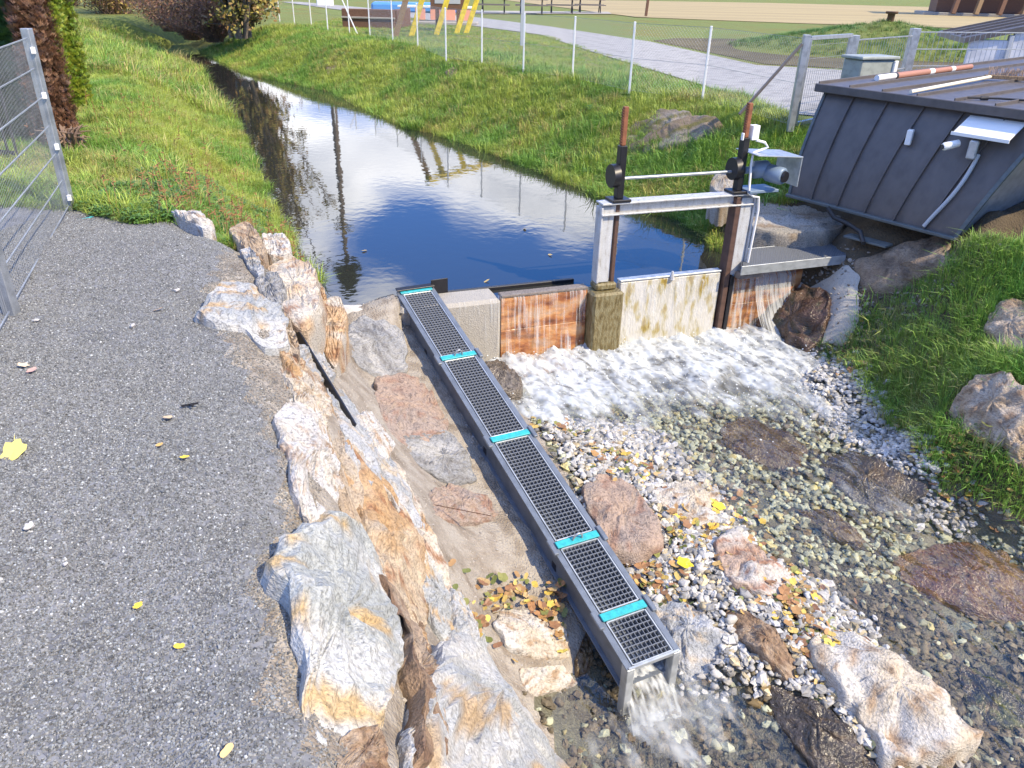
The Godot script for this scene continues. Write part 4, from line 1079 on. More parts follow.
func meadow_grass() -> void:
	var tufts: Array = []
	for k in 4: tufts.append(tuft_mesh(k, 16, 0.35, 0.016, 0.9))
	var lists := {}
	# name: where grass of that sort grows: x range, z range, density, height, dryness
	var plots := [
		["left_bank_grass", -9.5, -1.5, -15.0, -5.4, 22000, 0.06, 0.15, 0.07, "tall mixed grass on the bank left of the pond"],
		["far_left_grass", -20.0, -5.0, -40.0, -15.0, 9000, 0.2, 0.36, 0.2, "pale grass on the left bank farther up the pond"],
		["far_bank_grass", -12.0, 3.6, -30.0, -7.6, 30000, 0.08, 0.20, 0.06, "lush grass on the bank across the pond"],
		["mown_grass", -8.0, 4.5, -40.0, -9.0, 16000, 0.05, 0.10, 0.12, "short grass between the wire fence and the road"],
		["right_bank_grass", 2.6, 5.2, -6.5, -3.6, 11000, 0.06, 0.16, 0.08, "long green grass on the steep right bank"],
	]
	for q in plots:
		var wheres := [[], [], [], []]
		var tints := [PackedColorArray(), PackedColorArray(), PackedColorArray(), PackedColorArray()]
		var n := 0
		var tries := 0
		while n < q[5] and tries < q[5] * 6:
			tries += 1
			var x := rng.randf_range(q[1], q[2])
			var z: float = q[4] - (q[4] - q[3]) * pow(rng.randf(), 1.5)
			if q[0] == "right_bank_grass": z = rng.randf_range(q[3], q[4])
			var y := ground(x, z)
			var p := Vector2(x, z)
			if q[0] == "left_bank_grass" or q[0] == "far_left_grass":
				if y < POND_Y - 0.02: continue
				if along(p, POND_LEFT) > along(p, POND_RIGHT): continue
				if q[0] == "left_bank_grass" and (zone(x, z) != 3 or x < -4.3 + 0.45 * (z + 6.0)): continue
			elif q[0] == "far_bank_grass":
				if y < POND_Y - 0.02 or along(p, POND_LEFT) < along(p, POND_RIGHT) or along(p, POND_RIGHT) > 3.6 or on_building(x, z): continue
				if z > -8.3 and x > 2.2: continue
			elif q[0] == "mown_grass":
				if along(p, POND_RIGHT) < 2.6 or along(p, POND_LEFT) < along(p, POND_RIGHT) or on_building(x, z): continue
				if x > 0.9 - (z + 28.0) * -0.17 and z < -12.0 or x > 3.6: continue
				if z < -28.0 and x > -1.5 + (z + 32.0) * 0.5: continue
			else:
				if zone(x, z) != 3 or y > -0.02 and x < 3.6 or on_building(x, z) or in_boulder(x, z): continue
				if x < 3.6 and z < -5.7 and (Geometry2D.is_point_in_polygon(p, PackedVector2Array(APRON_EDGE)) or z < -6.55 or rng.randf() < 0.5): continue
			n += 1
			var h := rng.randf_range(q[6], q[7])
			if rng.randf() < 0.06: h *= 1.6
			if q[0] == "left_bank_grass": h *= 0.75 + 0.5 * clampf(rough.get_noise_2d(x * 2.0, z * 2.0) + 0.5, 0.0, 1.0)
			var k := rng.randi() % 4
			var wide := h * rng.randf_range(0.8, 1.5)
			wheres[k].append(Transform3D(Basis.from_euler(Vector3(rng.randf_range(-0.2, 0.2), rng.randf() * TAU, rng.randf_range(-0.2, 0.2))).scaled_local(Vector3(wide, h, wide)), Vector3(x, y - 0.012, z)))
			tints[k].append(grass_colour(x, z, q[8]))
		for k in 4:
			if wheres[k].size(): tag(mass(q[0], tufts[k], M.grass, wheres[k], tints[k]), q[9], "grass", q[9], "stuff")
	# broad-leaved weeds on the banks
	var where: Array = []
	var cols := PackedColorArray()
	while where.size() < 2600:
		var left := rng.randf() < 0.6
		var x := rng.randf_range(-3.4, -1.7) if left else rng.randf_range(-8.0, 2.4)
		var z := rng.randf_range(-8.6, -5.45) if left else rng.randf_range(-24.0, -8.4)
		var y := ground(x, z)
		if y < POND_Y + 0.03 or (left and zone(x, z) != 3): continue
		if not left and (along(Vector2(x, z), POND_RIGHT) > 2.4 or along(Vector2(x, z), POND_LEFT) < along(Vector2(x, z), POND_RIGHT)): continue
		var s := rng.randf_range(0.05, 0.12)
		where.append(Transform3D(spin(Vector3(s, s, s), 0.25), Vector3(x, y, z)))
		var g := rng.randf_range(0.7, 1.2)
		cols.append(Color(0.085 * g, 0.19 * g, 0.035 * g))
	tag(mass("weeds", weed_mesh(1), M.grass, where, cols), "broad leaved green weeds growing in the bank grass", "weeds", "", "stuff")
	# dry reddish stems
	var st := started()
	for i in 230:
		var near := i < 150
		var x := rng.randf_range(-3.1, -1.9) if near else rng.randf_range(-6.5, -2.6)
		var z := rng.randf_range(-7.4, -5.7) if near else rng.randf_range(-12.0, -7.0)
		if zone(x, z) != 3 and z > -9.0: continue
		var y := ground(x, z)
		if y < POND_Y: continue
		var h := rng.randf_range(0.12, 0.32)
		var top := Vector3(x + rng.randfn(0, 0.04), y + h, z + rng.randfn(0, 0.04))
		wire(st, Vector3(x, y, z), top, 0.0022)
		for b in 5:
			var f := rng.randf_range(0.55, 1.0)
			var p := Vector3(x, y, z).lerp(top, f)
			var e := p + Vector3(rng.randfn(0, 0.018), rng.randf_range(0.0, 0.02), rng.randfn(0, 0.018))
			wire(st, p, e, 0.004)
	tag(done(st, "dry_stems", M.dry_stem), "dry reddish brown seed stems in the left bank grass", "stems", "", "stuff")

# ---------------------------------------------------------------- water
func pond() -> void:
	var poly := PackedVector2Array()
	for p in POND_LEFT: poly.append(p + Vector2(-0.9, 0.0) if p.y < -6.5 else p + Vector2(-0.2, -0.1))
	for p in POND_RIGHT: poly.append(p + Vector2(0.7, 0.6) if p.y < -8.0 else p)
	for q in [[2.9, 0.0], [2.0, -0.02], [1.0, -0.02], [-0.3, -0.02], [-0.45, 0.02]]:
		var w := W(q[0], 0, q[1])
		poly.append(Vector2(w.x, w.z))
	poly.append(Vector2(-1.50, -5.80))
	var st := started()
	var ids := Geometry2D.triangulate_polygon(poly)
	for k in range(0, ids.size(), 3):
		var t := []
		for q in 3: t.append(Vector3(poly[ids[k + q]].x, POND_Y, poly[ids[k + q]].y))
		face(st, t, Vector3(t[0].x, -50.0, t[0].z))
	tag(done(st, "pond_water", M.pond), "still dark blue pond water mirroring cloud and sky", "water", "", "structure")

func ripple(x: float, z: float) -> float:
	var chop := exp(-max(0.0, weir_side(x, z)) * 0.7)
	var f := x * 0.5 + z * 0.86   # along the flow
	var g := x * 0.86 - z * 0.5
	return rough.get_noise_3d(f * 1.5, 3.0, g * 3.0) * (0.016 + 0.05 * chop) + fine.get_noise_3d(f * 0.7, 9.0, g * 2.0) * (0.009 + 0.03 * chop)

func stream_water() -> void:
	var c := 0.03
	var x0 := -0.6
	var z0 := -7.2
	var w := 190
	var h := 240
	var ids := {}
	var v := PackedVector3Array()
	var idx := PackedInt32Array()
	var bed := PackedVector2Array()
	for p in Geometry2D.offset_polygon(PackedVector2Array(BED_EDGE), 0.1)[0]: bed.append(p)
	for j in h:
		for i in w:
			var x := x0 + i * c
			var z := z0 + j * c
			if weir_side(x, z) < 0.01: continue
			if ground(x, z) > stream_level(x, z) + 0.06: continue
			if not Geometry2D.is_point_in_polygon(Vector2(x, z), bed): continue
			ids[j * w + i] = v.size()
			v.append(Vector3(x, stream_level(x, z) + ripple(x, z), z))
	for j in h - 1:
		for i in w - 1:
			var q := [j * w + i, j * w + i + 1, (j + 1) * w + i + 1, (j + 1) * w + i]
			if q.all(func(e): return ids.has(e)):
				for e in [0, 1, 2, 0, 2, 3]: idx.append(ids[q[e]])
	var st := SurfaceTool.new()
	st.begin(Mesh.PRIMITIVE_TRIANGLES)
	for p in v: st.add_vertex(p)
	for i in idx: st.add_index(i)
	st.generate_normals()
	tag(placed(st.commit(), "stream_water", M.water), "clear shallow water running over the stream bed", "water", "", "structure")

func foam_at(x: float, z: float) -> float:
	var d := weir_side(x, z)
	if d < 0.0: return 0.0
	var s := (x + 0.53) * 0.941 - (z + 5.94) * 0.339
	var reach := 1.25 + 0.3 * smoothstep(1.5, 2.8, s) * smoothstep(3.4, 2.6, s) + 0.25 * smoothstep(1.2, 0.4, s)
	var near := 1.0 - smoothstep(reach * 0.25, reach * 1.35, d)
	var edge := smoothstep(0.0, 0.35, s) * smoothstep(3.4, 3.0, s)
	var fl := x * 0.5 + z * 0.86
	var ac := x * 0.86 - z * 0.5
	var n := rough.get_noise_3d(fl * 2.2 + 5.0, 1.0, ac * 4.0) * 1.0 + fine.get_noise_3d(fl * 0.6, 4.0, ac * 1.6) * 0.5
	var f := smoothstep(0.12, 1.0, near * 1.0 + n * 0.55) * edge
	# white water at the ladder's outlet
	var e := Vector2(x - 0.86, z + 2.72).length()
	f = max(f, 0.5 * smoothstep(0.3, 1.0, 1.0 - e / 0.5 + n * 0.8))
	return clampf(f, 0.0, 1.0)

func white_water() -> void:
	var c := 0.018
	for part in [[-0.4, -7.1, 190, 170], [0.4, -3.1, 50, 50]]:
		var v := PackedVector3Array()
		var col := PackedColorArray()
		var ids := {}
		var idx := PackedInt32Array()
		var w: int = part[2]
		for j in part[3]:
			for i in w:
				var x: float = part[0] + i * c
				var z: float = part[1] + j * c
				var f := foam_at(x, z)
				if f <= 0.004: continue
				ids[j * w + i] = v.size()
				var lump := rough.get_noise_3d(x * 1.6, 2.0, z * 1.6) * 0.5 + 0.5
				v.append(Vector3(x, stream_level(x, z) + ripple(x, z) + 0.004 + f * (0.010 + 0.05 * lump + 0.009 * fine.get_noise_3d(x * 2.0, 7.0, z * 2.0)), z))
				col.append(Color(1, 1, 1, clampf(f * (0.76 + 0.7 * fine.get_noise_3d((x * 0.5 + z * 0.86) * 0.6, 0.0, (x * 0.86 - z * 0.5) * 1.5) + 0.6 * fine.get_noise_3d(x * 3.2, 3.0, z * 3.2)), 0.0, 0.95)))
		for j in part[3] - 1:
			for i in w - 1:
				var q := [j * w + i, j * w + i + 1, (j + 1) * w + i + 1, (j + 1) * w + i]
				if q.all(func(e): return ids.has(e)):
					for e in [0, 1, 2, 0, 2, 3]: idx.append(ids[q[e]])
		var st := SurfaceTool.new()
		st.begin(Mesh.PRIMITIVE_TRIANGLES)
		for i in v.size():
			st.set_color(col[i])
			st.add_vertex(v[i])
		for i in idx: st.add_index(i)
		st.generate_normals()
		var o := placed(st.commit(), "white_water", M.foam)
		tag(o, "churning white foam in the pool below the weir" if part[2] > 100 else "white water bubbling at the outlet of the ladder", "foam", "", "stuff")
	# drops and bubbles
	var where: Array = []
	var cols := PackedColorArray()
	while where.size() < 1000:
		var x := rng.randf_range(-0.4, 3.0)
		var z := rng.randf_range(-7.1, -4.6)
		if rng.randf() > foam_at(x, z): continue
		var s := rng.randf_range(0.006, 0.018)
		where.append(Transform3D(spin(Vector3(s, s, s)), Vector3(x, stream_level(x, z) + 0.02 + pow(rng.randf(), 4.0) * 0.1, z)))
		cols.append(Color(1, 1, 1))
	tag(mass("spray_drops", stone_mesh(33, 4, 7, 0.2), M.spray, where, cols), "white drops thrown up by the falling water", "spray", "", "stuff")

# a thin sheet of falling water between s0 and s1 of the weir
func fall(label: String, s0: float, s1: float, top: float, thick: float, seed_: int, density: float, throw := 0.05) -> void:
	var nz := noise_of(9.0, FastNoiseLite.TYPE_SIMPLEX_SMOOTH, 3, seed_)
	var n := int((s1 - s0) / 0.008) + 1
	var m := 16
	var st := SurfaceTool.new()
	st.begin(Mesh.PRIMITIVE_TRIANGLES)
	for j in m + 1:
		for i in n:
			var s := s0 + (s1 - s0) * i / (n - 1)
			var t := float(j) / m
			var y := lerpf(top, -1.33, t)
			var out := thick + throw * t * t + 0.012 * nz.get_noise_2d(s * 4.0, t * 0.7) if j > 0 else -0.02
			var f := nz.get_noise_2d(s * 1.6, t * 0.1) * 0.7 + nz.get_noise_2d(s * 9.0 + 30.0, t * 0.10) * 0.8
			f += 0.3 * smoothstep(0.5, 0.0, t)
			st.set_color(Color(1, 1, 1, clampf(smoothstep(0.62 - density, 1.35 - density, f + 0.35) * (0.40 + 0.15 * t), 0.0, 0.8)))
			st.add_vertex(W(s, y, out))
	for j in m:
		for i in n - 1:
			var k := j * n + i
			for q in [k, k + 1, k + n + 1, k, k + n + 1, k + n]: st.add_index(q)
	st.generate_normals()
	tag(placed(st.commit(), "falling_water", M.foam), label, "water", "water falling over the weir", "stuff")

# ---------------------------------------------------------------- fish ladder
func ladder() -> void:
	var a := Vector3(-0.833, -0.66, -6.101)
	var b := Vector3(0.755, -1.40, -2.841)
	var d := (b - a).normalized()
	var right := d.cross(Vector3.UP).normalized()
	var up := right.cross(d).normalized()
	var length := (b - a).length()
	var t := thing("fish_ladder", "long grey steel chute with grating covers and teal crossbars running down the slope", "fish ladder", b + Vector3(0, -0.28, 0))
	var o: Vector3 = t.position
	var P := func(s: float, x: float, y: float) -> Vector3: return a + d * s + right * x + up * y - o
	var half := 0.135
	for sx in [-1.0, 1.0]:
		var st := started()
		bar(st, P.call(0.0, sx * half, -0.085), P.call(length, sx * half, -0.085), 0.008, 0.17, up, 0.002)
		bar(st, P.call(0.0, sx * (half + 0.012), 0.004), P.call(length, sx * (half + 0.012), 0.004), 0.036, 0.008, up, 0.002)
		bar(st, P.call(0.0, sx * (half + 0.012), -0.168), P.call(length, sx * (half + 0.012), -0.168), 0.034, 0.007, up, 0.002)
		done(st, "side_plate", M.ladder, t)
	var st2 := started()
	bar(st2, P.call(0.0, 0, -0.165), P.call(length, 0, -0.165), half * 2.0 - 0.012, 0.006, up, 0.001)
	done(st2, "bottom_plate", M.ladder, t)
	var cuts := [0.0, 0.26, 0.514, 0.769, 0.91, 1.0]
	for k in 5:
		var s0: float = cuts[k] * length + 0.055
		var s1: float = cuts[k + 1] * length - 0.012
		var g := Node3D.new()
		g.name = "grating_panel"
		t.add_child(g, true)
		var f := started()
		for sx in [-1.0, 1.0]: bar(f, P.call(s0, sx * (half - 0.014), -0.004), P.call(s1, sx * (half - 0.014), -0.004), 0.008, 0.03, up, 0.001)
		bar(f, P.call(s0, -half + 0.018, -0.004), P.call(s0, half - 0.018, -0.004), 0.008, 0.03, up, 0.001)
		bar(f, P.call(s1, -half + 0.018, -0.004), P.call(s1, half - 0.018, -0.004), 0.008, 0.03, up, 0.001)
		done(f, "frame", M.sheet, g)
		var l := started()
		var rows := int((s1 - s0) / 0.030)
		for i in range(1, rows):
			var s := s0 + (s1 - s0) * i / rows
			bar(l, P.call(s, -half + 0.02, -0.006), P.call(s, half - 0.02, -0.006), 0.005, 0.024, up, 0.0008)
		for i in range(1, 9):
			var x := -half + 0.018 + (2.0 * half - 0.036) * i / 9.0
			bar(l, P.call(s0 + 0.006, x, -0.004), P.call(s1 - 0.006, x, -0.004), 0.004, 0.022, up, 0.0008)
		var lat := done(l, "lattice", M.grating, g)
		lat.set_meta("kind", "stuff")
		var c := started()
		var sc: float = cuts[k] * length + 0.026
		bar(c, P.call(sc, -half - 0.004, 0.016), P.call(sc, half + 0.004, 0.016), 0.048, 0.012, up, 0.003)
		done(c, "crossbar", M.teal, t)
		if k > 0:
			for sx in [-1.0, 1.0]:
				var cl := started()
				bar(cl, P.call(sc - 0.05, sx * (half + 0.03), 0.012), P.call(sc + 0.06, sx * (half + 0.03), 0.012), 0.03, 0.022, up, 0.004)
				done(cl, "clamp", M.ladder, t)
		if k == 1 or k == 3:
			var ring := started()
			var loop: Array = []
			for i in 13:
				var an := PI * i / 12.0
				loop.append(P.call(sc, 0.03 * cos(an), 0.022 + 0.045 * sin(an)))
			tube(ring, loop, [0.007], 6)
			done(ring, "lifting_eye", M.galvanised, t)
	for q in [[0.18, 0.25], [0.5, 0.24], [0.78, 0.26]]:
		for sx in [-1.0, 1.0]:
			var lg := started()
			var p: Vector3 = P.call(q[0] * length, sx * half, -0.12)
			bar(lg, p, p + Vector3(0, -q[1], 0), 0.05, 0.012, right, 0.002)
			done(lg, "leg", M.black_steel, t)
	for sx in [-1.0, 1.0]:
		var lg := started()
		var p: Vector3 = P.call(length - 0.02, sx * (half + 0.006), 0.0)
		bar(lg, p, p + Vector3(0, -0.33, 0), 0.055, 0.045, right, 0.003)
		done(lg, "leg", M.sheet, t)
	var lip := started()
	bar(lip, P.call(length, -half - 0.02, 0.0), P.call(length, half + 0.02, 0.0), 0.012, 0.03, up, 0.002)
	done(lip, "end_bar", M.sheet, t)
	# the intake wings in the pond
	var wing := started()
	bar(wing, P.call(0.0, -half - 0.01, -0.02), P.call(0.0, -half - 0.16, -0.02), 0.012, 0.18, Vector3.UP, 0.002)
	bar(wing, P.call(0.0, -half - 0.03, 0.03), P.call(0.0, half + 0.03, 0.03), 0.05, 0.012, up, 0.002)
	done(wing, "intake_plate", M.black_steel, t)

# ---------------------------------------------------------------- weir and sluice
func weir() -> void:
	var along_ := Basis(Vector3(0.941, 0, -0.339), Vector3.UP, Vector3(0.339, 0, 0.941))
	var t := thing("weir", "low weir with orange algae covered boards, concrete end and pier holding back the pond", "weir", W(1.2, -1.6))
	var o: Vector3 = t.position
	var B := func(called: String, m: Material, s0: float, s1: float, y0: float, y1: float, o0: float, o1: float, bevel := 0.01) -> void:
		var st := started()
		box(st, W((s0 + s1) * 0.5, (y0 + y1) * 0.5, (o0 + o1) * 0.5) - o, Vector3(s1 - s0, y1 - y0, o1 - o0), along_, bevel)
		done(st, called, m, t)
	B.call("concrete_end", M.concrete, -0.42, 0.45, -1.6, -0.715, -0.30, 0.01, 0.03)
	var y := -1.6
	for k in 3:
		B.call("board", M.weir_board, 0.453, 1.25, y, y + 0.293, -0.06, -0.008 + 0.003 * (k % 2), 0.003)
		y += 0.295
	B.call("board_cap", M.wood_grey, 0.453, 1.25, -0.713, -0.69, -0.10, 0.0, 0.005)
	B.call("pier", M.pier, 1.252, 1.545, -1.7, -0.72, -0.10, 0.13, 0.02)
	B.call("pier_cap", M.pier, 1.30, 1.50, -0.718, -0.655, -0.08, 0.06, 0.015)
	y = -1.6
	for k in 3:
		B.call("board", M.weir_board, 2.70, 3.55, y, y + 0.28, -0.10, -0.03 + 0.003 * (k % 2), 0.003)
		y += 0.282
	B.call("sill_beam", M.black_steel, -0.42, 1.25, -0.752, -0.722, -0.345, -0.303, 0.004)
	fall("thin water veil running down the orange weir boards", 0.42, 1.26, -0.688, 0.012, 41, 0.24)
	fall("water trickling down the concrete end of the weir", 0.02, 0.42, -0.712, 0.016, 42, 0.05)
	fall("water film running down the sluice gate leaf", 1.56, 2.56, -0.70, 0.045, 43, 0.05)
	fall("water strands falling over the boards beside the walkway", 2.72, 3.45, -0.75, 0.0, 44, 0.42)
	fall("strong white jet spilling over the weir under the walkway", 2.98, 3.38, -0.74, 0.02, 46, 0.75, 0.34)

func sluice() -> void:
	var along_ := Basis(Vector3(0.941, 0, -0.339), Vector3.UP, Vector3(0.339, 0, 0.941))
	var t := thing("sluice_gate", "sluice gate with pale steel frame, rusty racks and grey blue motor", "sluice gate", W(2.0, -1.3))
	var o: Vector3 = t.position
	var B := func(called: String, m: Material, s0: float, s1: float, y0: float, y1: float, o0: float, o1: float, parent: Node = t, bevel := 0.004) -> MeshInstance3D:
		var st := started()
		box(st, W((s0 + s1) * 0.5, (y0 + y1) * 0.5, (o0 + o1) * 0.5) - o, Vector3(s1 - s0, y1 - y0, o1 - o0), along_, bevel)
		return done(st, called, m, parent)
	B.call("gate_leaf", M.gate_leaf, 1.55, 2.585, -1.6, -0.675, -0.05, 0.02, t, 0.01)
	B.call("leaf_edge", M.sheet, 1.55, 2.585, -0.672, -0.655, -0.055, 0.025)
	var lug := started()
	tube(lug, [W(2.06, -0.69, 0.03) - o, W(2.06, -0.66, 0.03) - o, W(2.06, -0.615, 0.03) - o], [0.028, 0.018, 0.010], 8)
	done(lug, "lifting_lug", M.steel_white, t)
	# posts
	B.call("post", M.steel_white, 1.315, 1.425, -0.65, 0.01, -0.03, 0.03)
	B.call("post_flange", M.steel_white, 1.30, 1.32, -0.65, 0.01, -0.06, 0.05)
	B.call("guide_rod", M.brown_steel, 1.45, 1.485, -0.66, 0.02, -0.02, 0.02)
	B.call("post", M.steel_white, 2.66, 2.78, -0.70, 0.01, -0.04, 0.05)
	B.call("post_flange", M.steel_white, 2.785, 2.80, -0.70, 0.01, -0.08, 0.07)
	B.call("guide_rail", M.brown_steel, 2.60, 2.655, -1.45, 0.02, -0.05, 0.06)
	B.call("guide_rail", M.black_steel, 2.66, 2.70, -1.5, -0.71, -0.02, 0.075)
	B.call("bracket", M.wood_grey, 2.70, 2.94, -0.72, -0.66, 0.06, 0.14)
	# top beam: two flanges and a web
	B.call("beam_flange", M.steel_white, 1.30, 2.80, 0.035, 0.050, -0.07, 0.07)
	B.call("beam_web", M.steel_white, 1.30, 2.80, -0.040, 0.034, -0.012, 0.012)
	B.call("beam_flange", M.steel_white, 1.30, 2.80, -0.055, -0.041, -0.07, 0.07)
	# racks
	for q in [[1.47, 0.50, 0.80], [2.63, 0.52, 0.80]]:
		var s: float = q[0]
		B.call("rack_foot", M.black_steel, s - 0.085, s + 0.085, 0.052, 0.075, -0.08, 0.08)
		B.call("rack_housing", M.black_steel, s - 0.03, s + 0.03, 0.076, q[1], -0.035, 0.035)
		B.call("rack", M.rust, s - 0.02, s + 0.02, q[1], q[2], -0.02, 0.02)
		for k in 14: B.call("rack_tooth", M.rust, s - 0.027, s - 0.021, q[1] + 0.012 + k * 0.020, q[1] + 0.022 + k * 0.020, -0.018, 0.018, t, 0.001)
		var w := started()
		tube(w, [W(s - 0.09, 0.26, 0.0) - o, W(s - 0.03, 0.26, 0.0) - o], [0.095], 20)
		done(w, "gear_wheel", M.black_steel, t)
	var sh := started()
	tube(sh, [W(1.50, 0.235, 0.0) - o, W(2.54, 0.235, 0.0) - o], [0.013], 10)
	done(sh, "shaft", M.galvanised, t)
	# drive
	var gb := started()
	tube(gb, [W(2.67, 0.24, 0.0) - o, W(2.76, 0.24, 0.0) - o, W(2.77, 0.24, 0) - o, W(2.90, 0.24, 0.0) - o], [0.03, 0.03, 0.075, 0.075], 14)
	done(gb, "gearbox", M.motor, t)
	var mo := started()
	tube(mo, [W(2.87, 0.22, 0.02) - o, W(2.89, 0.22, 0.05) - o, W(2.95, 0.21, 0.17) - o, W(2.955, 0.21, 0.185) - o], [0.05, 0.075, 0.075, 0.062], 16)
	var mot := done(mo, "motor", M.motor, t)
	var cap := started()
	tube(cap, [W(2.955, 0.21, 0.186) - o, W(2.962, 0.21, 0.205) - o], [0.05, 0.045], 16)
	done(cap, "fan_cover", M.black_steel, mot)
	B.call("motor_plate", M.motor, 2.68, 2.98, 0.06, 0.085, -0.10, 0.12)
	var cov := started()
	box(cov, W(2.88, 0.385, 0.03) - o, Vector3(0.46, 0.008, 0.34), along_ * Basis(Vector3(0, 0, 1), -0.07), 0.001)
	var cover := done(cov, "rain_cover", M.sheet, t)
	var sp := started()
	box(sp, W(3.105, 0.245, 0.03) - o, Vector3(0.008, 0.26, 0.33), along_, 0.001)
	done(sp, "side_glass", M.sheet, cover)
	B.call("limit_switch", M.plastic_white, 2.67, 2.74, 0.50, 0.62, -0.03, 0.04)
	B.call("limit_switch", M.plastic_white, 2.585, 2.60, 0.50, 0.56, 0.0, 0.03)
	var cb := started()
	tube(cb, [W(2.72, 0.50, 0.04) - o, W(2.80, 0.48, 0.05) - o, W(2.84, 0.44, 0.05) - o, W(2.78, 0.42, 0.05) - o, W(2.70, 0.40, 0.05) - o, W(2.69, 0.30, 0.06) - o, W(2.69, 0.06, 0.09) - o, W(2.74, 0.03, 0.10) - o, W(2.80, 0.02, 0.09) - o, W(2.82, -0.10, 0.09) - o, W(2.80, -0.62, 0.09) - o], [0.011], 8)
	done(cb, "conduit", M.plastic_white, t)

func walkway() -> void:
	var t := thing("walkway", "short steel grating walkway bridging from sluice gate to the right bank", "walkway", Vector3(2.6, -0.68, -7.1))
	var o: Vector3 = t.position
	var a := Vector3(2.05, -0.59, -6.68)   # front left
	var b := Vector3(3.14, -0.59, -7.08)   # front right
	var back := Vector3(0.13, 0, -0.52)
	var d := (b - a).normalized()
	var st := started()
	bar(st, a + Vector3(0, -0.03, 0) - o, b + Vector3(0, -0.03, 0) - o, 0.012, 0.085, Vector3.UP, 0.002)
	done(st, "front_beam", M.sheet, t)
	st = started()
	bar(st, a + back + Vector3(0, -0.03, 0) - o, b + back + Vector3(0, -0.03, 0) - o, 0.012, 0.085, Vector3.UP, 0.002)
	done(st, "rear_beam", M.sheet, t)
	st = started()
	for i in 61: bar(st, a.lerp(b, i / 60.0) + back * 0.02 - o, a.lerp(b, i / 60.0) + back * 0.98 - o, 0.004, 0.026, Vector3.UP, 0.0006)
	for i in range(1, 28): bar(st, a + back * i / 28.0 + d * 0.01 - o + Vector3(0, 0.004, 0), b + back * i / 28.0 - d * 0.01 - o + Vector3(0, 0.004, 0), 0.004, 0.018, Vector3.UP, 0.0006)
	done(st, "grating", M.grating, t).set_meta("kind", "stuff")

func apron() -> void:
	var poly := PackedVector2Array()
	var src := PackedVector2Array(APRON_EDGE)
	for i in src.size():
		for k in 6:
			var p := src[i].lerp(src[(i + 1) % src.size()], k / 6.0)
			poly.append(p + Vector2(fine.get_noise_2d(p.x * 0.6, p.y * 0.6), fine.get_noise_2d(p.y * 0.6, p.x * 0.6 + 9.0)) * 0.035)
	var st := SurfaceTool.new()
	st.begin(Mesh.PRIMITIVE_TRIANGLES)
	st.set_smooth_group(1)
	for j in 30:
		for i in 26:
			var x := 2.45 + i * 0.04
			var z := -7.35 + j * 0.04
			for part in Geometry2D.intersect_polygons(PackedVector2Array([Vector2(x, z), Vector2(x + 0.04, z), Vector2(x + 0.04, z + 0.04), Vector2(x, z + 0.04)]), poly):
				var ids := Geometry2D.triangulate_polygon(part)
				for q in range(0, ids.size(), 3):
					var t := []
					for e in 3: t.append(Vector3(part[ids[q + e]].x, ground(part[ids[q + e]].x, part[ids[q + e]].y) + 0.02, part[ids[q + e]].y))
					face(st, t, t[0] - Vector3.UP * 5.0)
	for i in poly.size():
		var a := poly[i]
		var b := poly[(i + 1) % poly.size()]
		face(st, [Vector3(a.x, ground(a.x, a.y) + 0.02, a.y), Vector3(b.x, ground(b.x, b.y) + 0.02, b.y), Vector3(b.x, ground(b.x, b.y) - 0.06, b.y), Vector3(a.x, ground(a.x, a.y) - 0.06, a.y)], Vector3(2.95, -1.0, -6.7))
	st.generate_normals()
	tag(placed(st.commit(), "concrete_apron", M.concrete), "rough grey concrete apron between the walkway and the right pebbles", "apron", "", "structure")

func steel_plate() -> void:
	var st := started()
	var a := Vector3(-1.36, -0.17, -4.10)
	var b := Vector3(-0.88, -0.47, -3.42)
	bar(st, Vector3.ZERO, b - a, 0.012, 0.13, Vector3(0.6, 0.8, 0.2), 0.002)
	bar(st, Vector3(0.02, -0.02, -0.01), b - a + Vector3(0.02, -0.02, -0.01), 0.07, 0.012, Vector3(0.6, 0.8, 0.2), 0.002)
	var o := done(st, "steel_plate", M.black_steel)
	o.position = a + Vector3(0.05, 0.03, 0.0)
	tag(o, "dark steel angle strip wedged between the wall boulders", "plate")

# ---------------------------------------------------------------- fences
func post_on(parent: Node, called: String, m: Material, base: Vector3, h: float, w: float, o: Vector3, lean := Vector3.ZERO) -> void:
	var st := started()
	bar(st, base - o, base + Vector3(0, h, 0) + lean - o, w, w, Vector3(0, 0, 1), 0.004)
	done(st, called, m, parent)

func mesh_panel(parent: Node, a: Vector3, b: Vector3, y0: float, y1: float, gap: float, rails: int, o: Vector3, thick: float, rail_t: float, m: Material) -> void:
	var st := started()
	var n := int(a.distance_to(b) / gap)
	for i in range(1, n):
		var p := a.lerp(b, float(i) / n)
		wire(st, p + Vector3(0, y0, 0) - o, p + Vector3(0, y1, 0) - o, thick)
	done(st, "wire_mesh", m, parent).set_meta("kind", "stuff")
	for k in rails:
		var y := lerpf(y0, y1, float(k) / (rails - 1))
		st = started()
		bar(st, a + Vector3(0, y, 0) - o, b + Vector3(0, y, 0) - o, rail_t, rail_t, Vector3.UP, 0.001)
		done(st, "rail", m, parent)

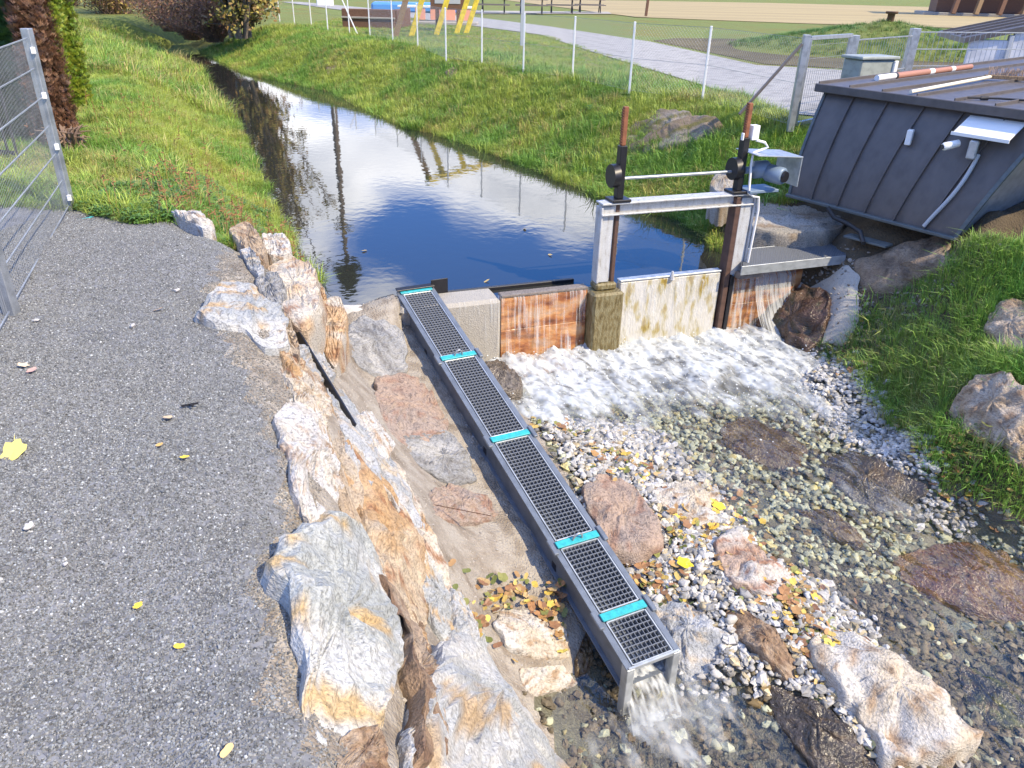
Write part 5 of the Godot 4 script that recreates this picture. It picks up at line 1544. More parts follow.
func left_fence() -> void:
	var a := Vector3(-3.46, 0, -5.9)
	var b := Vector3(-2.68, 0, -3.80)
	var t := thing("mesh_fence", "galvanised mesh fence panel standing on the left of the path", "fence", a)
	post_on(t, "post", M.galvanised, a, 1.30, 0.06, a, Vector3(0.0, 0, 0))
	post_on(t, "post", M.galvanised, b, 1.30, 0.06, a)
	for y in [0.12, 0.5, 0.86, 1.16]:
		var st := started()
		box(st, Vector3(0.035, y, 0.04), Vector3(0.03, 0.045, 0.03), Basis(Vector3.UP, 0.35))
		done(st, "clamp", M.plastic_white, t)
	mesh_panel(t, a + Vector3(0.02, 0, 0.05), b - Vector3(0.02, 0, 0.05), 0.06, 1.24, 0.035, 7, a, 0.0016, 0.009, M.galvanised)
	var c := b + Vector3(0.75, 0, 2.0)
	mesh_panel(t, b + Vector3(0.02, 0, 0.05), c, 0.06, 1.24, 0.035, 7, a, 0.0016, 0.009, M.galvanised)

func wire_fence() -> void:
	var bases := [[-11.16, -37.63], [-9.47, -33.43], [-8.37, -31.44], [-7.32, -29.70], [-6.15, -27.04], [-5.25, -26.0], [-4.46, -25.07], [-3.50, -23.19], [-2.58, -21.25], [-1.61, -18.3], [-0.78, -17.32], [0.08, -15.88], [0.96, -14.84], [1.77, -13.12], [2.75, -12.22]]
	var t := thing("wire_fence", "thin white posts with diamond wire mesh along the far bank", "fence", Vector3(1.77, 0.12, -13.12))
	var o: Vector3 = t.position
	var tops: Array = []
	for q in bases:
		var y := ground(q[0], q[1])
		post_on(t, "post", M.white_post, Vector3(q[0], y - 0.05, q[1]), 1.16 - y + 0.05, 0.032, o)
		tops.append(Vector3(q[0], 0.14, q[1]))
	tops.append(Vector3(3.38, 0.14, -9.98))
	var st := started()
	bar(st, Vector3(-5.0, 0.13, -26.0) - o, Vector3(-5.5, 1.16, -26.3) - o, 0.03, 0.03, Vector3(0, 0, 1))
	done(st, "brace", M.white_post, t)
	st = started()
	for k in range(6, tops.size() - 1):
		var a: Vector3 = tops[k]
		var b: Vector3 = tops[k + 1]
		var l := a.distance_to(b)
		var hgt := 0.98
		var n := int(l / 0.055)
		for i in range(-int(hgt / 0.055), n):
			for way in [0, 1]:
				var u0 := clampf(float(i) * 0.055, 0.0, l)
				var u1 := clampf(float(i) * 0.055 + hgt, 0.0, l)
				var y0 := u0 - i * 0.055
				var y1 := u1 - i * 0.055
				if u1 - u0 < 0.02: continue
				if way == 1:
					u0 = l - u0; u1 = l - u1
				wire(st, a.lerp(b, u0 / l) + Vector3(0, y0 + 0.02, 0) - o, a.lerp(b, u1 / l) + Vector3(0, y1 + 0.02, 0) - o, 0.0009)
	done(st, "wire_mesh", M.galvanised, t).set_meta("kind", "stuff")
	st = started()
	for y in [0.03, 0.5, 1.0]:
		for k in tops.size() - 1: wire(st, tops[k] + Vector3(0, y, 0) - o, tops[k + 1] + Vector3(0, y, 0) - o, 0.0025)
	done(st, "tension_wire", M.galvanised, t)

func gate_and_fence() -> void:
	var a := Vector3(3.38, 0.08, -9.98)
	var b := Vector3(4.36, 0.08, -11.0)
	var c := Vector3(5.81, 0.08, -12.5)
	var d := Vector3(9.0, 0.08, -13.4)
	var t := thing("garden_gate", "galvanised mesh gate beside the metal clad building", "gate", a)
	post_on(t, "post", M.galvanised, a, 1.10, 0.075, a)
	post_on(t, "post", M.galvanised, b, 1.06, 0.085, a)
	var st := started()
	bar(st, a + Vector3(-0.05, 1.0, 0.03) - a, Vector3(2.66, 0.30, -9.75) - a, 0.03, 0.03, Vector3.UP)
	done(st, "brace", M.zinc, t)
	var g := Node3D.new()
	g.name = "gate_leaf"
	t.add_child(g, true)
	var p := a.lerp(b, 0.07)
	var q := a.lerp(b, 0.90)
	st = started()
	bar(st, p + Vector3(0, 0.08, 0) - a, p + Vector3(0, 1.06, 0) - a, 0.05, 0.05, Vector3(0, 0, 1))
	bar(st, q + Vector3(0, 0.08, 0) - a, q + Vector3(0, 1.06, 0) - a, 0.05, 0.05, Vector3(0, 0, 1))
	bar(st, p + Vector3(0, 1.06, 0) - a, q + Vector3(0, 1.06, 0) - a, 0.045, 0.045)
	bar(st, p + Vector3(0, 0.08, 0) - a, q + Vector3(0, 0.08, 0) - a, 0.045, 0.045)
	done(st, "frame", M.galvanised, g)
	st = started()
	var n := 20
	for i in range(1, n):
		var u := p.lerp(q, float(i) / n)
		wire(st, u + Vector3(0, 0.1, 0) - a, u + Vector3(0, 1.04, 0) - a, 0.0028)
	for k in range(1, 7): wire(st, p + Vector3(0, 0.08 + k * 0.15, 0) - a, q + Vector3(0, 0.08 + k * 0.15, 0) - a, 0.0028)
	done(st, "lattice", M.galvanised, g).set_meta("kind", "stuff")
	var f := thing("rod_fence", "galvanised rod mesh fence running right from the gate behind the roof", "fence", b)
	post_on(f, "post", M.galvanised, c, 1.10, 0.12, b)
	post_on(f, "post", M.galvanised, d, 1.10, 0.12, b)
	mesh_panel(f, b, c, 0.12, 1.0, 0.09, 3, b, 0.004, 0.016, M.galvanised)
	mesh_panel(f, c, d, 0.12, 1.05, 0.09, 5, b, 0.005, 0.014, M.galvanised)

func black_fence() -> void:
	var a := Vector3(-6.3, 0.0, -7.9)
	var b := Vector3(-4.75, 0.0, -7.45)
	var t := thing("bar_fence", "dark metal bar fence behind the left mesh panel", "fence", a)
	for i in 16:
		var st := started()
		var p := a.lerp(b, i / 15.0)
		bar(st, p - a + Vector3(0, 0.05, 0), p - a + Vector3(0, 1.0, 0), 0.02, 0.02, Vector3(0, 0, 1))
		done(st, "bar", M.black_bar, t)
	for y in [0.12, 1.0]:
		var st := started()
		bar(st, Vector3(0, y, 0), b - a + Vector3(0, y, 0), 0.03, 0.035)
		done(st, "rail", M.black_bar, t)

# ---------------------------------------------------------------- metal clad building
func zinc_house() -> void:
	var base := Vector3(2.80, -0.22, -7.93)
	var u := Vector3(0.566, 0, 0.826)
	var n := Vector3(0.826, 0, -0.566)
	var t := thing("metal_clad_building", "low building clad in dark standing seam sheet metal with a flat roof", "building", base)
	var long := 1.74
	var high := 1.03
	# leaning, gently bowed face: f along, v up
	var S := func(f: float, v: float, out := 0.0) -> Vector3:
		var back := 0.30 * pow(v, 1.2) - 0.03 * sin(PI * v)
		var widen := f * (0.36 * v)
		return u * (f * long + widen) + Vector3.UP * v * high + n * (back - out)
	var edges := [0.0, 0.155, 0.325, 0.495, 0.665, 0.835, 1.0]
	for k in 6:
		var st := started()
		st.set_smooth_group(1)
		var f0: float = edges[k]
		var f1: float = edges[k + 1]
		for i in 6:
			for j in 14:
				var q := []
				for c in [[0, 0], [1, 0], [1, 1], [0, 1]]:
					var ff := lerpf(f0, f1, (i + c[0]) / 6.0)
					var vv: float = (j + c[1]) / 14.0
					var bow := 0.005 * sin(PI * (i + c[0]) / 6.0) + 0.004 * rough.get_noise_2d(ff * 6.0 + k, vv * 5.0)
					q.append(S.call(ff, vv, bow))
				face(st, q, n * 3.0)
		done(st, "wall_panel", M.zinc, t)
		if k > 0:
			var sm := started()
			for j in 14: bar(sm, S.call(f0, j / 14.0, 0.012), S.call(f0, (j + 1) / 14.0, 0.012), 0.012, 0.028, n, 0.002)
			done(sm, "seam", M.zinc, t)
	var foot := started()
	bar(foot, S.call(-0.01, 0.0, 0.02), S.call(1.01, 0.0, 0.02), 0.03, 0.055, n, 0.006)
	done(foot, "drip_edge", M.patina, t)
	var side := started()
	for j in 14: bar(side, S.call(1.0, j / 14.0, 0.01), S.call(1.0, (j + 1) / 14.0, 0.01), 0.035, 0.03, n, 0.002)
	for j in 14: bar(side, S.call(0.0, j / 14.0, 0.006), S.call(0.0, (j + 1) / 14.0, 0.006), 0.03, 0.02, n, 0.002)
	done(side, "edge_trim", M.patina, t)
	# roof panels and seams
	var R := func(f: float, g: float, up := 0.0) -> Vector3:   # f along the front edge in metres, g back
		return u * f + n * (0.22 + g) + Vector3.UP * (high + 0.02 + 0.03 * g + up)
	var widths := [-0.06, 0.28, 0.62, 0.96, 1.30, 1.64, 1.98, 2.32, 2.66]
	for k in 8:
		var st := started()
		var q := [R.call(widths[k], 0.0), R.call(widths[k + 1], 0.0), R.call(widths[k + 1], 6.5), R.call(widths[k], 6.5)]
		var low := []
		for p in q: low.append(p - Vector3(0, 0.06, 0))
		var mid: Vector3 = (q[0] + q[2]) * 0.5 - Vector3(0, 0.03, 0)
		face(st, q, mid)
		face(st, low, mid)
		for i in 4: face(st, [q[i], q[(i + 1) % 4], low[(i + 1) % 4], low[i]], mid)
		done(st, "roof_panel", M.zinc, t)
		var sm := started()
		bar(sm, R.call(widths[k], 0.0, 0.012), R.call(widths[k], 6.5, 0.012), 0.012, 0.028, Vector3.UP, 0.002)
		done(sm, "roof_seam", M.zinc, t)
	var fascia := started()
	bar(fascia, R.call(-0.08, -0.02, -0.03), R.call(2.7, -0.02, -0.03), 0.03, 0.075, Vector3.UP, 0.006)
	done(fascia, "fascia", M.zinc, t)
	# body behind the cladding
	var body := started()
	box(body, u * 0.86 + n * 3.75 + Vector3.UP * 0.52, Vector3(1.62, 1.0, 6.3), Basis(u, Vector3.UP, u.cross(Vector3.UP)), 0.01)
	done(body, "wall", M.zinc, t)
	for k in 3:
		var rp := started()
		var g0 := 0.03 + k * 0.9
		var q := [S.call(0.985, 0.0) + n * g0, S.call(0.985, 0.96) + n * g0, S.call(0.985, 0.96) + n * (g0 + 0.87), S.call(0.985, 0.0) + n * (g0 + 0.87)]
		face(rp, q, Vector3.ZERO)
		var back_q := []
		for v in q: back_q.append(v - u * 0.02)
		face(rp, back_q, u * 9.0)
		for i in 4: face(rp, [q[i], q[(i + 1) % 4], back_q[(i + 1) % 4], back_q[i]], (q[0] + q[2]) * 0.5)
		done(rp, "side_panel", M.sheet, t)
	# things fixed to the wall
	var st2 := started()
	box(st2, S.call(0.52, 0.70, 0.04), Vector3(0.075, 0.13, 0.05), Basis(Vector3.UP, 0.97), 0.006)
	var jb := done(st2, "junction_box", M.plastic_white, t)
	jb.set_meta("label", "small white box on the dark wall")
	var hood := started()
	var h0: Vector3 = S.call(0.70, 0.93, 0.02)
	var h1: Vector3 = S.call(0.92, 0.93, 0.02)
	var front := -n * 0.22 - Vector3.UP * 0.13
	face(hood, [h0, h1, h1 + front, h0 + front], h0 - Vector3.UP)
	face(hood, [h0 - Vector3.UP * 0.008, h1 - Vector3.UP * 0.008, h1 + front - Vector3.UP * 0.008, h0 + front - Vector3.UP * 0.008], h0 + Vector3.UP)
	bar(hood, h0 + front - u * 0.01, h1 + front + u * 0.01, 0.008, 0.028, Vector3.UP, 0.002)
	done(hood, "camera_hood", M.plastic_white, t).set_meta("label", "white sheet metal hood over the camera")
	var cam := started()
	var cp: Vector3 = S.call(0.755, 0.73, 0.12)
	tube(cam, [cp, cp - n * 0.10 - u * 0.06 - Vector3.UP * 0.03, cp - n * 0.11 - u * 0.066 - Vector3.UP * 0.033], [0.03, 0.034, 0.027], 14)
	var cam_o := done(cam, "camera", M.plastic_white, t)
	var lens := started()
	var lp := cp - n * 0.112 - u * 0.067 - Vector3.UP * 0.0335
	tube(lens, [lp, lp - n * 0.004 - u * 0.002], [0.021], 12)
	done(lens, "lens", M.black_bar, cam_o)
	var lamp := started()
	box(lamp, S.call(0.82, 0.70, 0.09), Vector3(0.12, 0.15, 0.07), Basis(Vector3.UP, 0.97), 0.01)
	done(lamp, "sensor_box", M.sheet, t)
	var pipe := started()
	var line: Array = []
	for j in 12: line.append(S.call(0.845 + 0.02 * sin(j * 0.35), 0.66 - 0.62 * j / 11.0, 0.035))
	tube(pipe, line, [0.017], 10)
	done(pipe, "conduit", M.conduit, t)
	# loose things on the roof
	var O := base
	var pole := thing("roof_pole", "red brown pole with white bands lying on the metal roof", "pole", Vector3(3.60, 0.86, -8.33))
	var pa := Vector3(3.60, 0.875, -8.33)
	var pd := Vector3(5.04, 0.925, -9.31) - pa
	for q in [[0.0, 0.17, "white_end", M.plastic_white, 0.030], [0.17, 0.19, "black_ring", M.black_bar, 0.032], [0.19, 0.52, "shaft", M.salmon_dark, 0.032], [0.52, 0.57, "white_band", M.plastic_white, 0.031], [0.57, 0.76, "shaft", M.salmon_dark, 0.029], [0.76, 0.8, "white_band", M.plastic_white, 0.029], [0.8, 1.0, "shaft", M.salmon_dark, 0.027]]:
		var st3 := started()
		tube(st3, [pa + pd * q[0] - pole.position, pa + pd * q[1] - pole.position], [q[4]], 12)
		done(st3, q[2], q[3], pole)
	var broom := thing("broom", "broom with pale handle lying on the metal roof", "broom", Vector3(3.48, 0.845, -7.32))
	var ba := Vector3(3.50, 0.86, -7.34)
	var bb := Vector3(4.72, 0.915, -8.30)
	var st4 := started()
	tube(st4, [ba - broom.position, bb - broom.position], [0.016], 10)
	done(st4, "handle", M.cream_paint, broom)
	st4 = started()
	var across := Vector3(0.62, 0.0, 0.25).normalized()
	bar(st4, bb - across * 0.06 - broom.position, bb + across * 0.44 - broom.position, 0.05, 0.035)
	done(st4, "head", M.wood_brown_and_shade, broom)
	st4 = started()
	for i in 110:
		var p := bb + across * rng.randf_range(-0.05, 0.43) - broom.position + Vector3(rng.randfn(0, 0.012), 0.015, rng.randfn(0, 0.012))
		wire(st4, p, p + Vector3(rng.randfn(0, 0.012), rng.randf_range(0.05, 0.085), rng.randfn(0, 0.012)), 0.0022)
	done(st4, "bristles", M.bristle, broom).set_meta("kind", "stuff")
	var cable := started()
	tube(cable, [Vector3(0, 0, 0), Vector3(0.25, 0.004, 0.06), Vector3(0.5, 0.01, 0.25), Vector3(0.9, 0.014, 0.38)], [0.009], 8)
	tube(cable, [Vector3(0.1, 0.0, 0.02), Vector3(0.16, 0.0, 0.03)], [0.016], 8)
	var co := done(cable, "roof_cable", M.rubber)
	co.position = Vector3(3.86, 0.856, -7.05)
	tag(co, "black cable with a plug lying along the roof edge", "cable")
	# cover plate and cable by the foot
	var fp := started()
	box(fp, Vector3.ZERO, Vector3(0.42, 0.02, 0.14), Basis(Vector3.UP, -0.9), 0.003)
	var fo := done(fp, "cover_plate", M.patina)
	fo.position = Vector3(3.30, -0.42, -7.05)
	tag(fo, "grey cover plate under the edge of the metal clad wall", "plate")
	var hose := started()
	tube(hose, [Vector3(0, 0.08, 0), Vector3(0.06, 0.0, 0.06), Vector3(0.16, -0.03, 0.16), Vector3(0.22, -0.06, 0.34), Vector3(0.2, -0.12, 0.5)], [0.022], 8)
	var ho := done(hose, "drain_hose", M.rubber)
	ho.position = Vector3(3.02, -0.30, -7.45)
	tag(ho, "black hose coming from under the metal clad wall", "hose")

# ---------------------------------------------------------------- the background
func background() -> void:
	# grey cabinet behind the roof
	var t := thing("control_cabinet", "greenish grey control cabinet behind the metal roof", "cabinet", Vector3(4.15, 0.08, -9.9))
	var st := started()
	box(st, Vector3(0, 0.43, 0), Vector3(0.5, 0.86, 0.3), Basis(Vector3.UP, 0.35), 0.012)
	done(st, "body", M.cabinet, t)
	st = started()
	box(st, Vector3(0, 0.88, 0), Vector3(0.56, 0.035, 0.36), Basis(Vector3.UP, 0.35), 0.01)
	done(st, "lid", M.cabinet, t)
	st = started()
	box(st, Vector3(0.28, 0.72, 0.06), Vector3(0.06, 0.26, 0.05), Basis(Vector3.UP, 0.35), 0.008)
	done(st, "handle", M.plastic_white, t)
	# mound with a pipe on top
	var v := PackedVector3Array()
	var st2 := SurfaceTool.new()
	st2.begin(Mesh.PRIMITIVE_TRIANGLES)
	var rings := 14
	var n := 40
	for j in rings + 1:
		for i in n:
			var a := TAU * i / n
			var r := 4.6 * (1.0 - float(j) / rings) * (1.0 + 0.06 * sin(a * 3.0))
			var y := 0.80 * pow(float(j) / rings, 0.95) + 0.05 * rough.get_noise_2d(cos(a) * r, sin(a) * r)
			st2.add_vertex(Vector3(cos(a) * r, y - 0.02, sin(a) * r * 0.9))
	for j in rings:
		for i in n:
			var b := (i + 1) % n
			for q in [j * n + i, (j + 1) * n + i, (j + 1) * n + b, j * n + i, (j + 1) * n + b, j * n + b]: st2.add_index(q)
	st2.generate_normals()
	var mound := placed(st2.commit(), "grass_mound", M.lawn)
	mound.position = Vector3(10.6, 0.12, -24.5)
	tag(mound, "round grassy mound behind the gate", "mound", "", "structure")
	var where: Array = []
	var cols := PackedColorArray()
	for i in 2600:
		var a := rng.randf() * TAU
		var r := 4.4 * sqrt(rng.randf())
		var h := rng.randf_range(0.08, 0.16)
		where.append(Transform3D(spin(Vector3(h * 1.6, h, h * 1.6), 0.2), Vector3(10.6 + cos(a) * r, 0.1 + 0.80 * pow(1.0 - r / 4.6, 0.95), -24.5 + sin(a) * r * 0.9)))
		var mg := grass_colour(a, r, 0.05)
		cols.append(Color(mg.r * 0.5, mg.g * 0.6, mg.b * 0.7))
	tag(mass("mound_grass", tuft_mesh(9, 16, 0.4, 0.02, 0.9), M.grass, where, cols), "short grass growing on the round mound", "grass", "", "stuff")
	st = started()
	tube(st, [Vector3(0, -0.05, 0), Vector3(0, 0.2, 0), Vector3(0, 0.21, 0), Vector3(0, 0.27, 0)], [0.10, 0.10, 0.17, 0.17], 12)
	var vp := done(st, "vent_pipe", M.wood_dark)
	vp.position = Vector3(10.6, 0.88, -24.5)
	tag(vp, "short brown vent pipe on top of the mound", "pipe")
	# white building on the right, only its corner in view
	t = thing("white_building", "white walled building with grey framing and sloping roof at the right edge", "building", Vector3(7.42, 0.1, -14.0))
	var wall_d := Vector3(0.96, 0, 0.28)
	for k in 4:
		st = started()
		box(st, wall_d * (k * 0.62 + 0.30) + Vector3(0, 0.44 + k * 0.07, 0), Vector3(0.56, 0.88 + k * 0.14, 0.1), Basis(Vector3.UP, -0.284), 0.01)
		done(st, "wall_panel", M.white_wall, t)
		st = started()
		box(st, wall_d * (k * 0.62 + 0.60) + Vector3(0, 0.48 + k * 0.07, 0.02), Vector3(0.07, 0.96 + k * 0.14, 0.14), Basis(Vector3.UP, -0.284), 0.01)
		done(st, "frame_post", M.conduit, t)
	st = started()
	var ra := Vector3(-0.12, 0.90, 0.08)
	var rb := wall_d * 3.4 + Vector3(0, 1.75, 0.08)
	var rn := Vector3(0.28, 0, -0.96)
	var rq := [ra, rb, rb + rn * 2.4, ra + rn * 2.4]
	face(st, rq, ra - Vector3.UP)
	var rl := []
	for p in rq: rl.append(p - Vector3(0, 0.08, 0))
	face(st, rl, ra + Vector3.UP)
	face(st, [rq[0], rq[1], rl[1], rl[0]], rn * 3.0)
	face(st, [rq[0], rq[3], rl[3], rl[0]], wall_d * 3.0)
	done(st, "roof", M.zinc, t)
	for k in 4:
		st = started()
		bar(st, ra + rn * (0.3 + k * 0.55) + Vector3(0, 0.02, 0), rb + rn * (0.3 + k * 0.55) + Vector3(0, 0.02, 0), 0.03, 0.03)
		done(st, "roof_seam", M.zinc, t)
	# far hut on posts
	t = thing("field_hut", "dark timber hut with slanting posts far off at the field edge", "hut", Vector3(35.5, 0.1, -66))
	st = started()
	box(st, Vector3(0, 0.12, 0), Vector3(9.0, 0.25, 5.0), Basis(Vector3.UP, -0.3), 0.03)
	done(st, "platform", M.concrete, t)
	for k in 5:
		st = started()
		bar(st, Vector3(-3.4 + k * 1.5, 0.2, 2.2 + k * 0.4), Vector3(-2.9 + k * 1.5, 3.2, 2.0 + k * 0.4), 0.3, 0.3, Vector3(0, 0, 1))
		done(st, "post", M.wood_brown_and_shade if k % 2 else M.wood_dark, t)
	st = started()
	box(st, Vector3(0, 1.7, 0), Vector3(7.2, 2.9, 3.6), Basis(Vector3.UP, -0.3), 0.03)
	done(st, "wall", M.wood_dark, t)
	st = started()
	box(st, Vector3(0, 3.3, 0), Vector3(9.4, 0.3, 6.4), Basis(Vector3.UP, -0.3), 0.03)
	done(st, "roof", M.wood_grey, t)
	# playground: yellow swing frame
	t = thing("swing_frame", "yellow timber swing frame on the lawn by the road", "swing", Vector3(-2.8, 0.12, -27))
	var legs := [[-3.81, -25.67, 0], [-3.40, -26.32, 1], [-2.70, -27.11, 1], [-2.11, -27.89, 1], [-1.83, -28.58, 1]]
	for q in legs:
		st = started()
		var p := Vector3(q[0], 0.08, q[1]) - t.position
		bar(st, p, p + Vector3(0.92, 2.6, -0.1), 0.16, 0.14, Vector3(0, 0, 1), 0.01)
		done(st, "leg", M.yellow if q[2] else M.wood_brown_and_shade, t)  # first leg is yellow timber too; the brown paints in its unlit side
	st = started()
	bar(st, Vector3(-2.95, 2.68, -25.6) - t.position, Vector3(-0.85, 2.68, -28.8) - t.position, 0.16, 0.16)
	done(st, "top_beam", M.yellow, t)
	# notice board
	t = thing("notice_board", "brown wooden notice board behind the yellow swing frame", "board", Vector3(-2.6, 0.12, -30.0))
	for x in [-0.32, 0.42]:
		st = started()
		bar(st, Vector3(x, -0.05, 0), Vector3(x, 1.5, 0), 0.13, 0.13, Vector3(0, 0, 1))
		done(st, "post", M.wood_dark, t)
	st = started()
	box(st, Vector3(0.05, 1.08, 0.04), Vector3(1.2, 0.85, 0.06))
	done(st, "frame", M.wood_dark, t)
	st = started()
	box(st, Vector3(0.05, 1.14, 0.075), Vector3(0.9, 0.6, 0.02))
	done(st, "panel", M.conduit, t)
	# low walls of the sand pit
	t = thing("sandpit_wall", "low brown walled sandpit behind the wire fence", "sandpit", Vector3(-5.4, 0.12, -30.3))
	st = started(); box(st, Vector3(0.0, 0.3, 0), Vector3(1.9, 0.62, 0.2), Basis(Vector3.UP, -0.1), 0.02); done(st, "wall", M.wood_dark, t)
	st = started(); box(st, Vector3(0.0, 0.33, 0.12), Vector3(1.95, 0.06, 0.06), Basis(Vector3.UP, -0.1), 0.01); done(st, "ledge", M.concrete, t)
	st = started(); box(st, Vector3(1.05, 0.3, -0.9), Vector3(0.2, 0.62, 2.0), Basis(Vector3.UP, -0.1), 0.02); done(st, "wall", M.wood_dark, t)
	t = thing("play_table", "low pale table with salmon panels behind the swing legs", "table", Vector3(-3.4, 0.12, -34.5))
	st = started(); box(st, Vector3(0, 0.62, 0), Vector3(3.0, 0.07, 0.9), Basis.IDENTITY, 0.01); done(st, "top", M.plastic_white, t)
	for k in 5:
		st = started(); box(st, Vector3(-1.2 + k * 0.6, 0.36, 0.4), Vector3(0.4, 0.42, 0.05), Basis.IDENTITY, 0.01); done(st, "panel", M.salmon, t)
	st = started(); box(st, Vector3(0, 0.05, 0.4), Vector3(3.4, 0.12, 1.3), Basis.IDENTITY, 0.02); done(st, "base", M.concrete, t)
	st = started(); box(st, Vector3.ZERO, Vector3(5.0, 0.5, 2.2), Basis(Vector3.UP, 0.1), 0.15)
	var tarp := done(st, "blue_tarp", M.blue)
	tarp.position = Vector3(-5.6, 0.35, -47)
	tag(tarp, "blue tarpaulin cover far behind the sandpit", "tarp")
	# benches and tables at the back
	for q in [[-1.5, -47.5, 0.0], [0.6, -48.0, 0.1], [2.4, -50.0, 0.0], [4.2, -52.0, 0.1]]:
		t = thing("picnic_table", "dark picnic table in the row beyond the road, %s from the left" % ["first", "second", "third", "fourth"][[-1.5, 0.6, 2.4, 4.2].find(q[0])], "table", Vector3(q[0], 0.12, q[1]), "picnic tables beyond the road")
		st = started(); box(st, Vector3(0, 0.75, 0), Vector3(1.8, 0.07, 0.75)); done(st, "top", M.wood_grey, t)
		for z in [-0.65, 0.65]:
			st = started(); box(st, Vector3(0, 0.45, z), Vector3(1.8, 0.05, 0.26)); done(st, "seat", M.wood_grey, t)
		for x in [-0.6, 0.6]:
			for z in [-0.6, 0.6]:
				st = started(); bar(st, Vector3(x, 0, z), Vector3(x, 0.72, z * 0.3), 0.09, 0.06, Vector3(1, 0, 0)); done(st, "leg", M.black_bar, t)
	sheet("terrace", "pale paved terrace under the picnic tables", "terrace", M.concrete, [Vector2(-4.5, -45.0), Vector2(5.4, -50.5), Vector2(5.6, -54.5), Vector2(-5.0, -50)], 0.150)
	st = started(); bar(st, Vector3(0, -0.1, 0), Vector3(0, 1.2, 0), 0.1, 0.1, Vector3(0, 0, 1), 0.01)
	var gp := done(st, "grey_post", M.conduit)
	gp.position = Vector3(0.06, 0.12, -23.1)
	tag(gp, "dark grey square post in the lawn behind the wire fence", "post")
	st = started(); bar(st, Vector3.ZERO, Vector3(0.05, 1.0, 0), 0.14, 0.14, Vector3(0, 0, 1), 0.01)
	var fpst := done(st, "field_post", M.wood_dark)
	fpst.position = Vector3(6.9, 0.18, -47)
	tag(fpst, "lone dark post at the edge of the stubble field", "post")
	# maypole: only its reflection shows
	t = thing("maypole", "tall bare pole with a green treetop mirrored in the pond", "maypole", Vector3(-12.4, 0.1, -54.4))
	st = started(); tube(st, [Vector3(0, -0.2, 0), Vector3(0, 8, 0), Vector3(0, 16.0, 0)], [0.24, 0.19, 0.12], 10); done(st, "pole", M.bark, t)
	st = started(); box(st, Vector3(0, 0.5, 0), Vector3(0.9, 1.0, 0.9), Basis.IDENTITY, 0.05); done(st, "base", M.plastic_white, t)
	where = []
	cols = PackedColorArray()
	for i in 420:
		var h := pow(rng.randf(), 0.8)
		var r := 1.2 * (1.0 - h * 0.85) * sqrt(rng.randf())
		var a := rng.randf() * TAU
		where.append(Transform3D(spin(Vector3(0.5, 0.5, 0.5), 1.2), Vector3(cos(a) * r, 15.2 + h * 2.4, sin(a) * r)))
		cols.append(Color(0.03, 0.06, 0.02))
	mass("crown", tuft_mesh(14, 14, 0.3, 0.06, 0.9), M.grass, where, cols, t).set_meta("kind", "stuff")

# ---------------------------------------------------------------- trees and shrubs
func twiggy(called: String, label: String, category: String, where: Vector3, height: float, spread: float, stems: int, leaf_n: int, tones: Array, trunk_r: float, group := "") -> void:
	var t := thing(called, label, category, where, group)
	var st := started()
	var tips: Array = []
	for s in stems:
		var a := rng.randf() * TAU
		var out := Vector3(cos(a), 0, sin(a))
		var pts: Array = [out * rng.randf() * spread * 0.12 + Vector3(0, -0.1, 0)]
		var lean := rng.randf_range(0.1, 1.0) * spread
		var tall := rng.randf_range(0.3, 1.0) if trunk_r < 0.03 else 1.0
		for k in range(1, 6):
			var f := k / 5.0
			pts.append(out * lean * pow(f, 1.3) + Vector3(rng.randfn(0, 0.03), height * tall * f * rng.randf_range(0.85, 1.0), rng.randfn(0, 0.03)) + out * spread * 0.1)
		var rr: Array = []
		for k in 6: rr.append(trunk_r * (1.0 - 0.16 * k) * rng.randf_range(0.7, 1.0))
		tube(st, pts, rr, 5, false)
		for b in 9:
			var k := 1 + rng.randi() % 5
			var p: Vector3 = pts[k].lerp(pts[k - 1], rng.randf())
			var e := p + Vector3(rng.randfn(0, 0.3), rng.randf_range(0.2, 0.6), rng.randfn(0, 0.3)) * height * 0.28
			var mid := p.lerp(e, 0.5) + Vector3(rng.randfn(0, 0.02), 0.03, rng.randfn(0, 0.02)) * height
			tube(st, [p, mid, e], [trunk_r * 0.35, trunk_r * 0.25, trunk_r * 0.1], 4, false)
			for c in 3:
				var e2 := mid + Vector3(rng.randfn(0, 0.3), rng.randf_range(0.0, 0.5), rng.randfn(0, 0.3)) * height * 0.2
				wire(st, mid, e2, trunk_r * 0.12)
				tips.append(e2)
			tips.append(e)
			tips.append(mid)
	done(st, "trunk", M.bark if trunk_r > 0.03 else M.twig, t)
	var spots: Array = []
	var cols := PackedColorArray()
	for i in leaf_n:
		var p: Vector3 = tips[rng.randi() % tips.size()] + Vector3(rng.randfn(0, 0.07), rng.randfn(0, 0.06), rng.randfn(0, 0.07)) * height * 0.4
		var s := rng.randf_range(0.05, 0.11) * clampf(height * 0.35, 0.7, 1.6)
		spots.append(Transform3D(spin(Vector3(s, s, s), 1.6), p))
		var c: Color = tones[rng.randi() % tones.size()]
		var g := rng.randf_range(0.7, 1.2)
		cols.append(Color(c.r * g, c.g * g, c.b * g))
	mass("crown", leaf_mesh(4), M.leaf, spots, cols, t).set_meta("kind", "stuff")

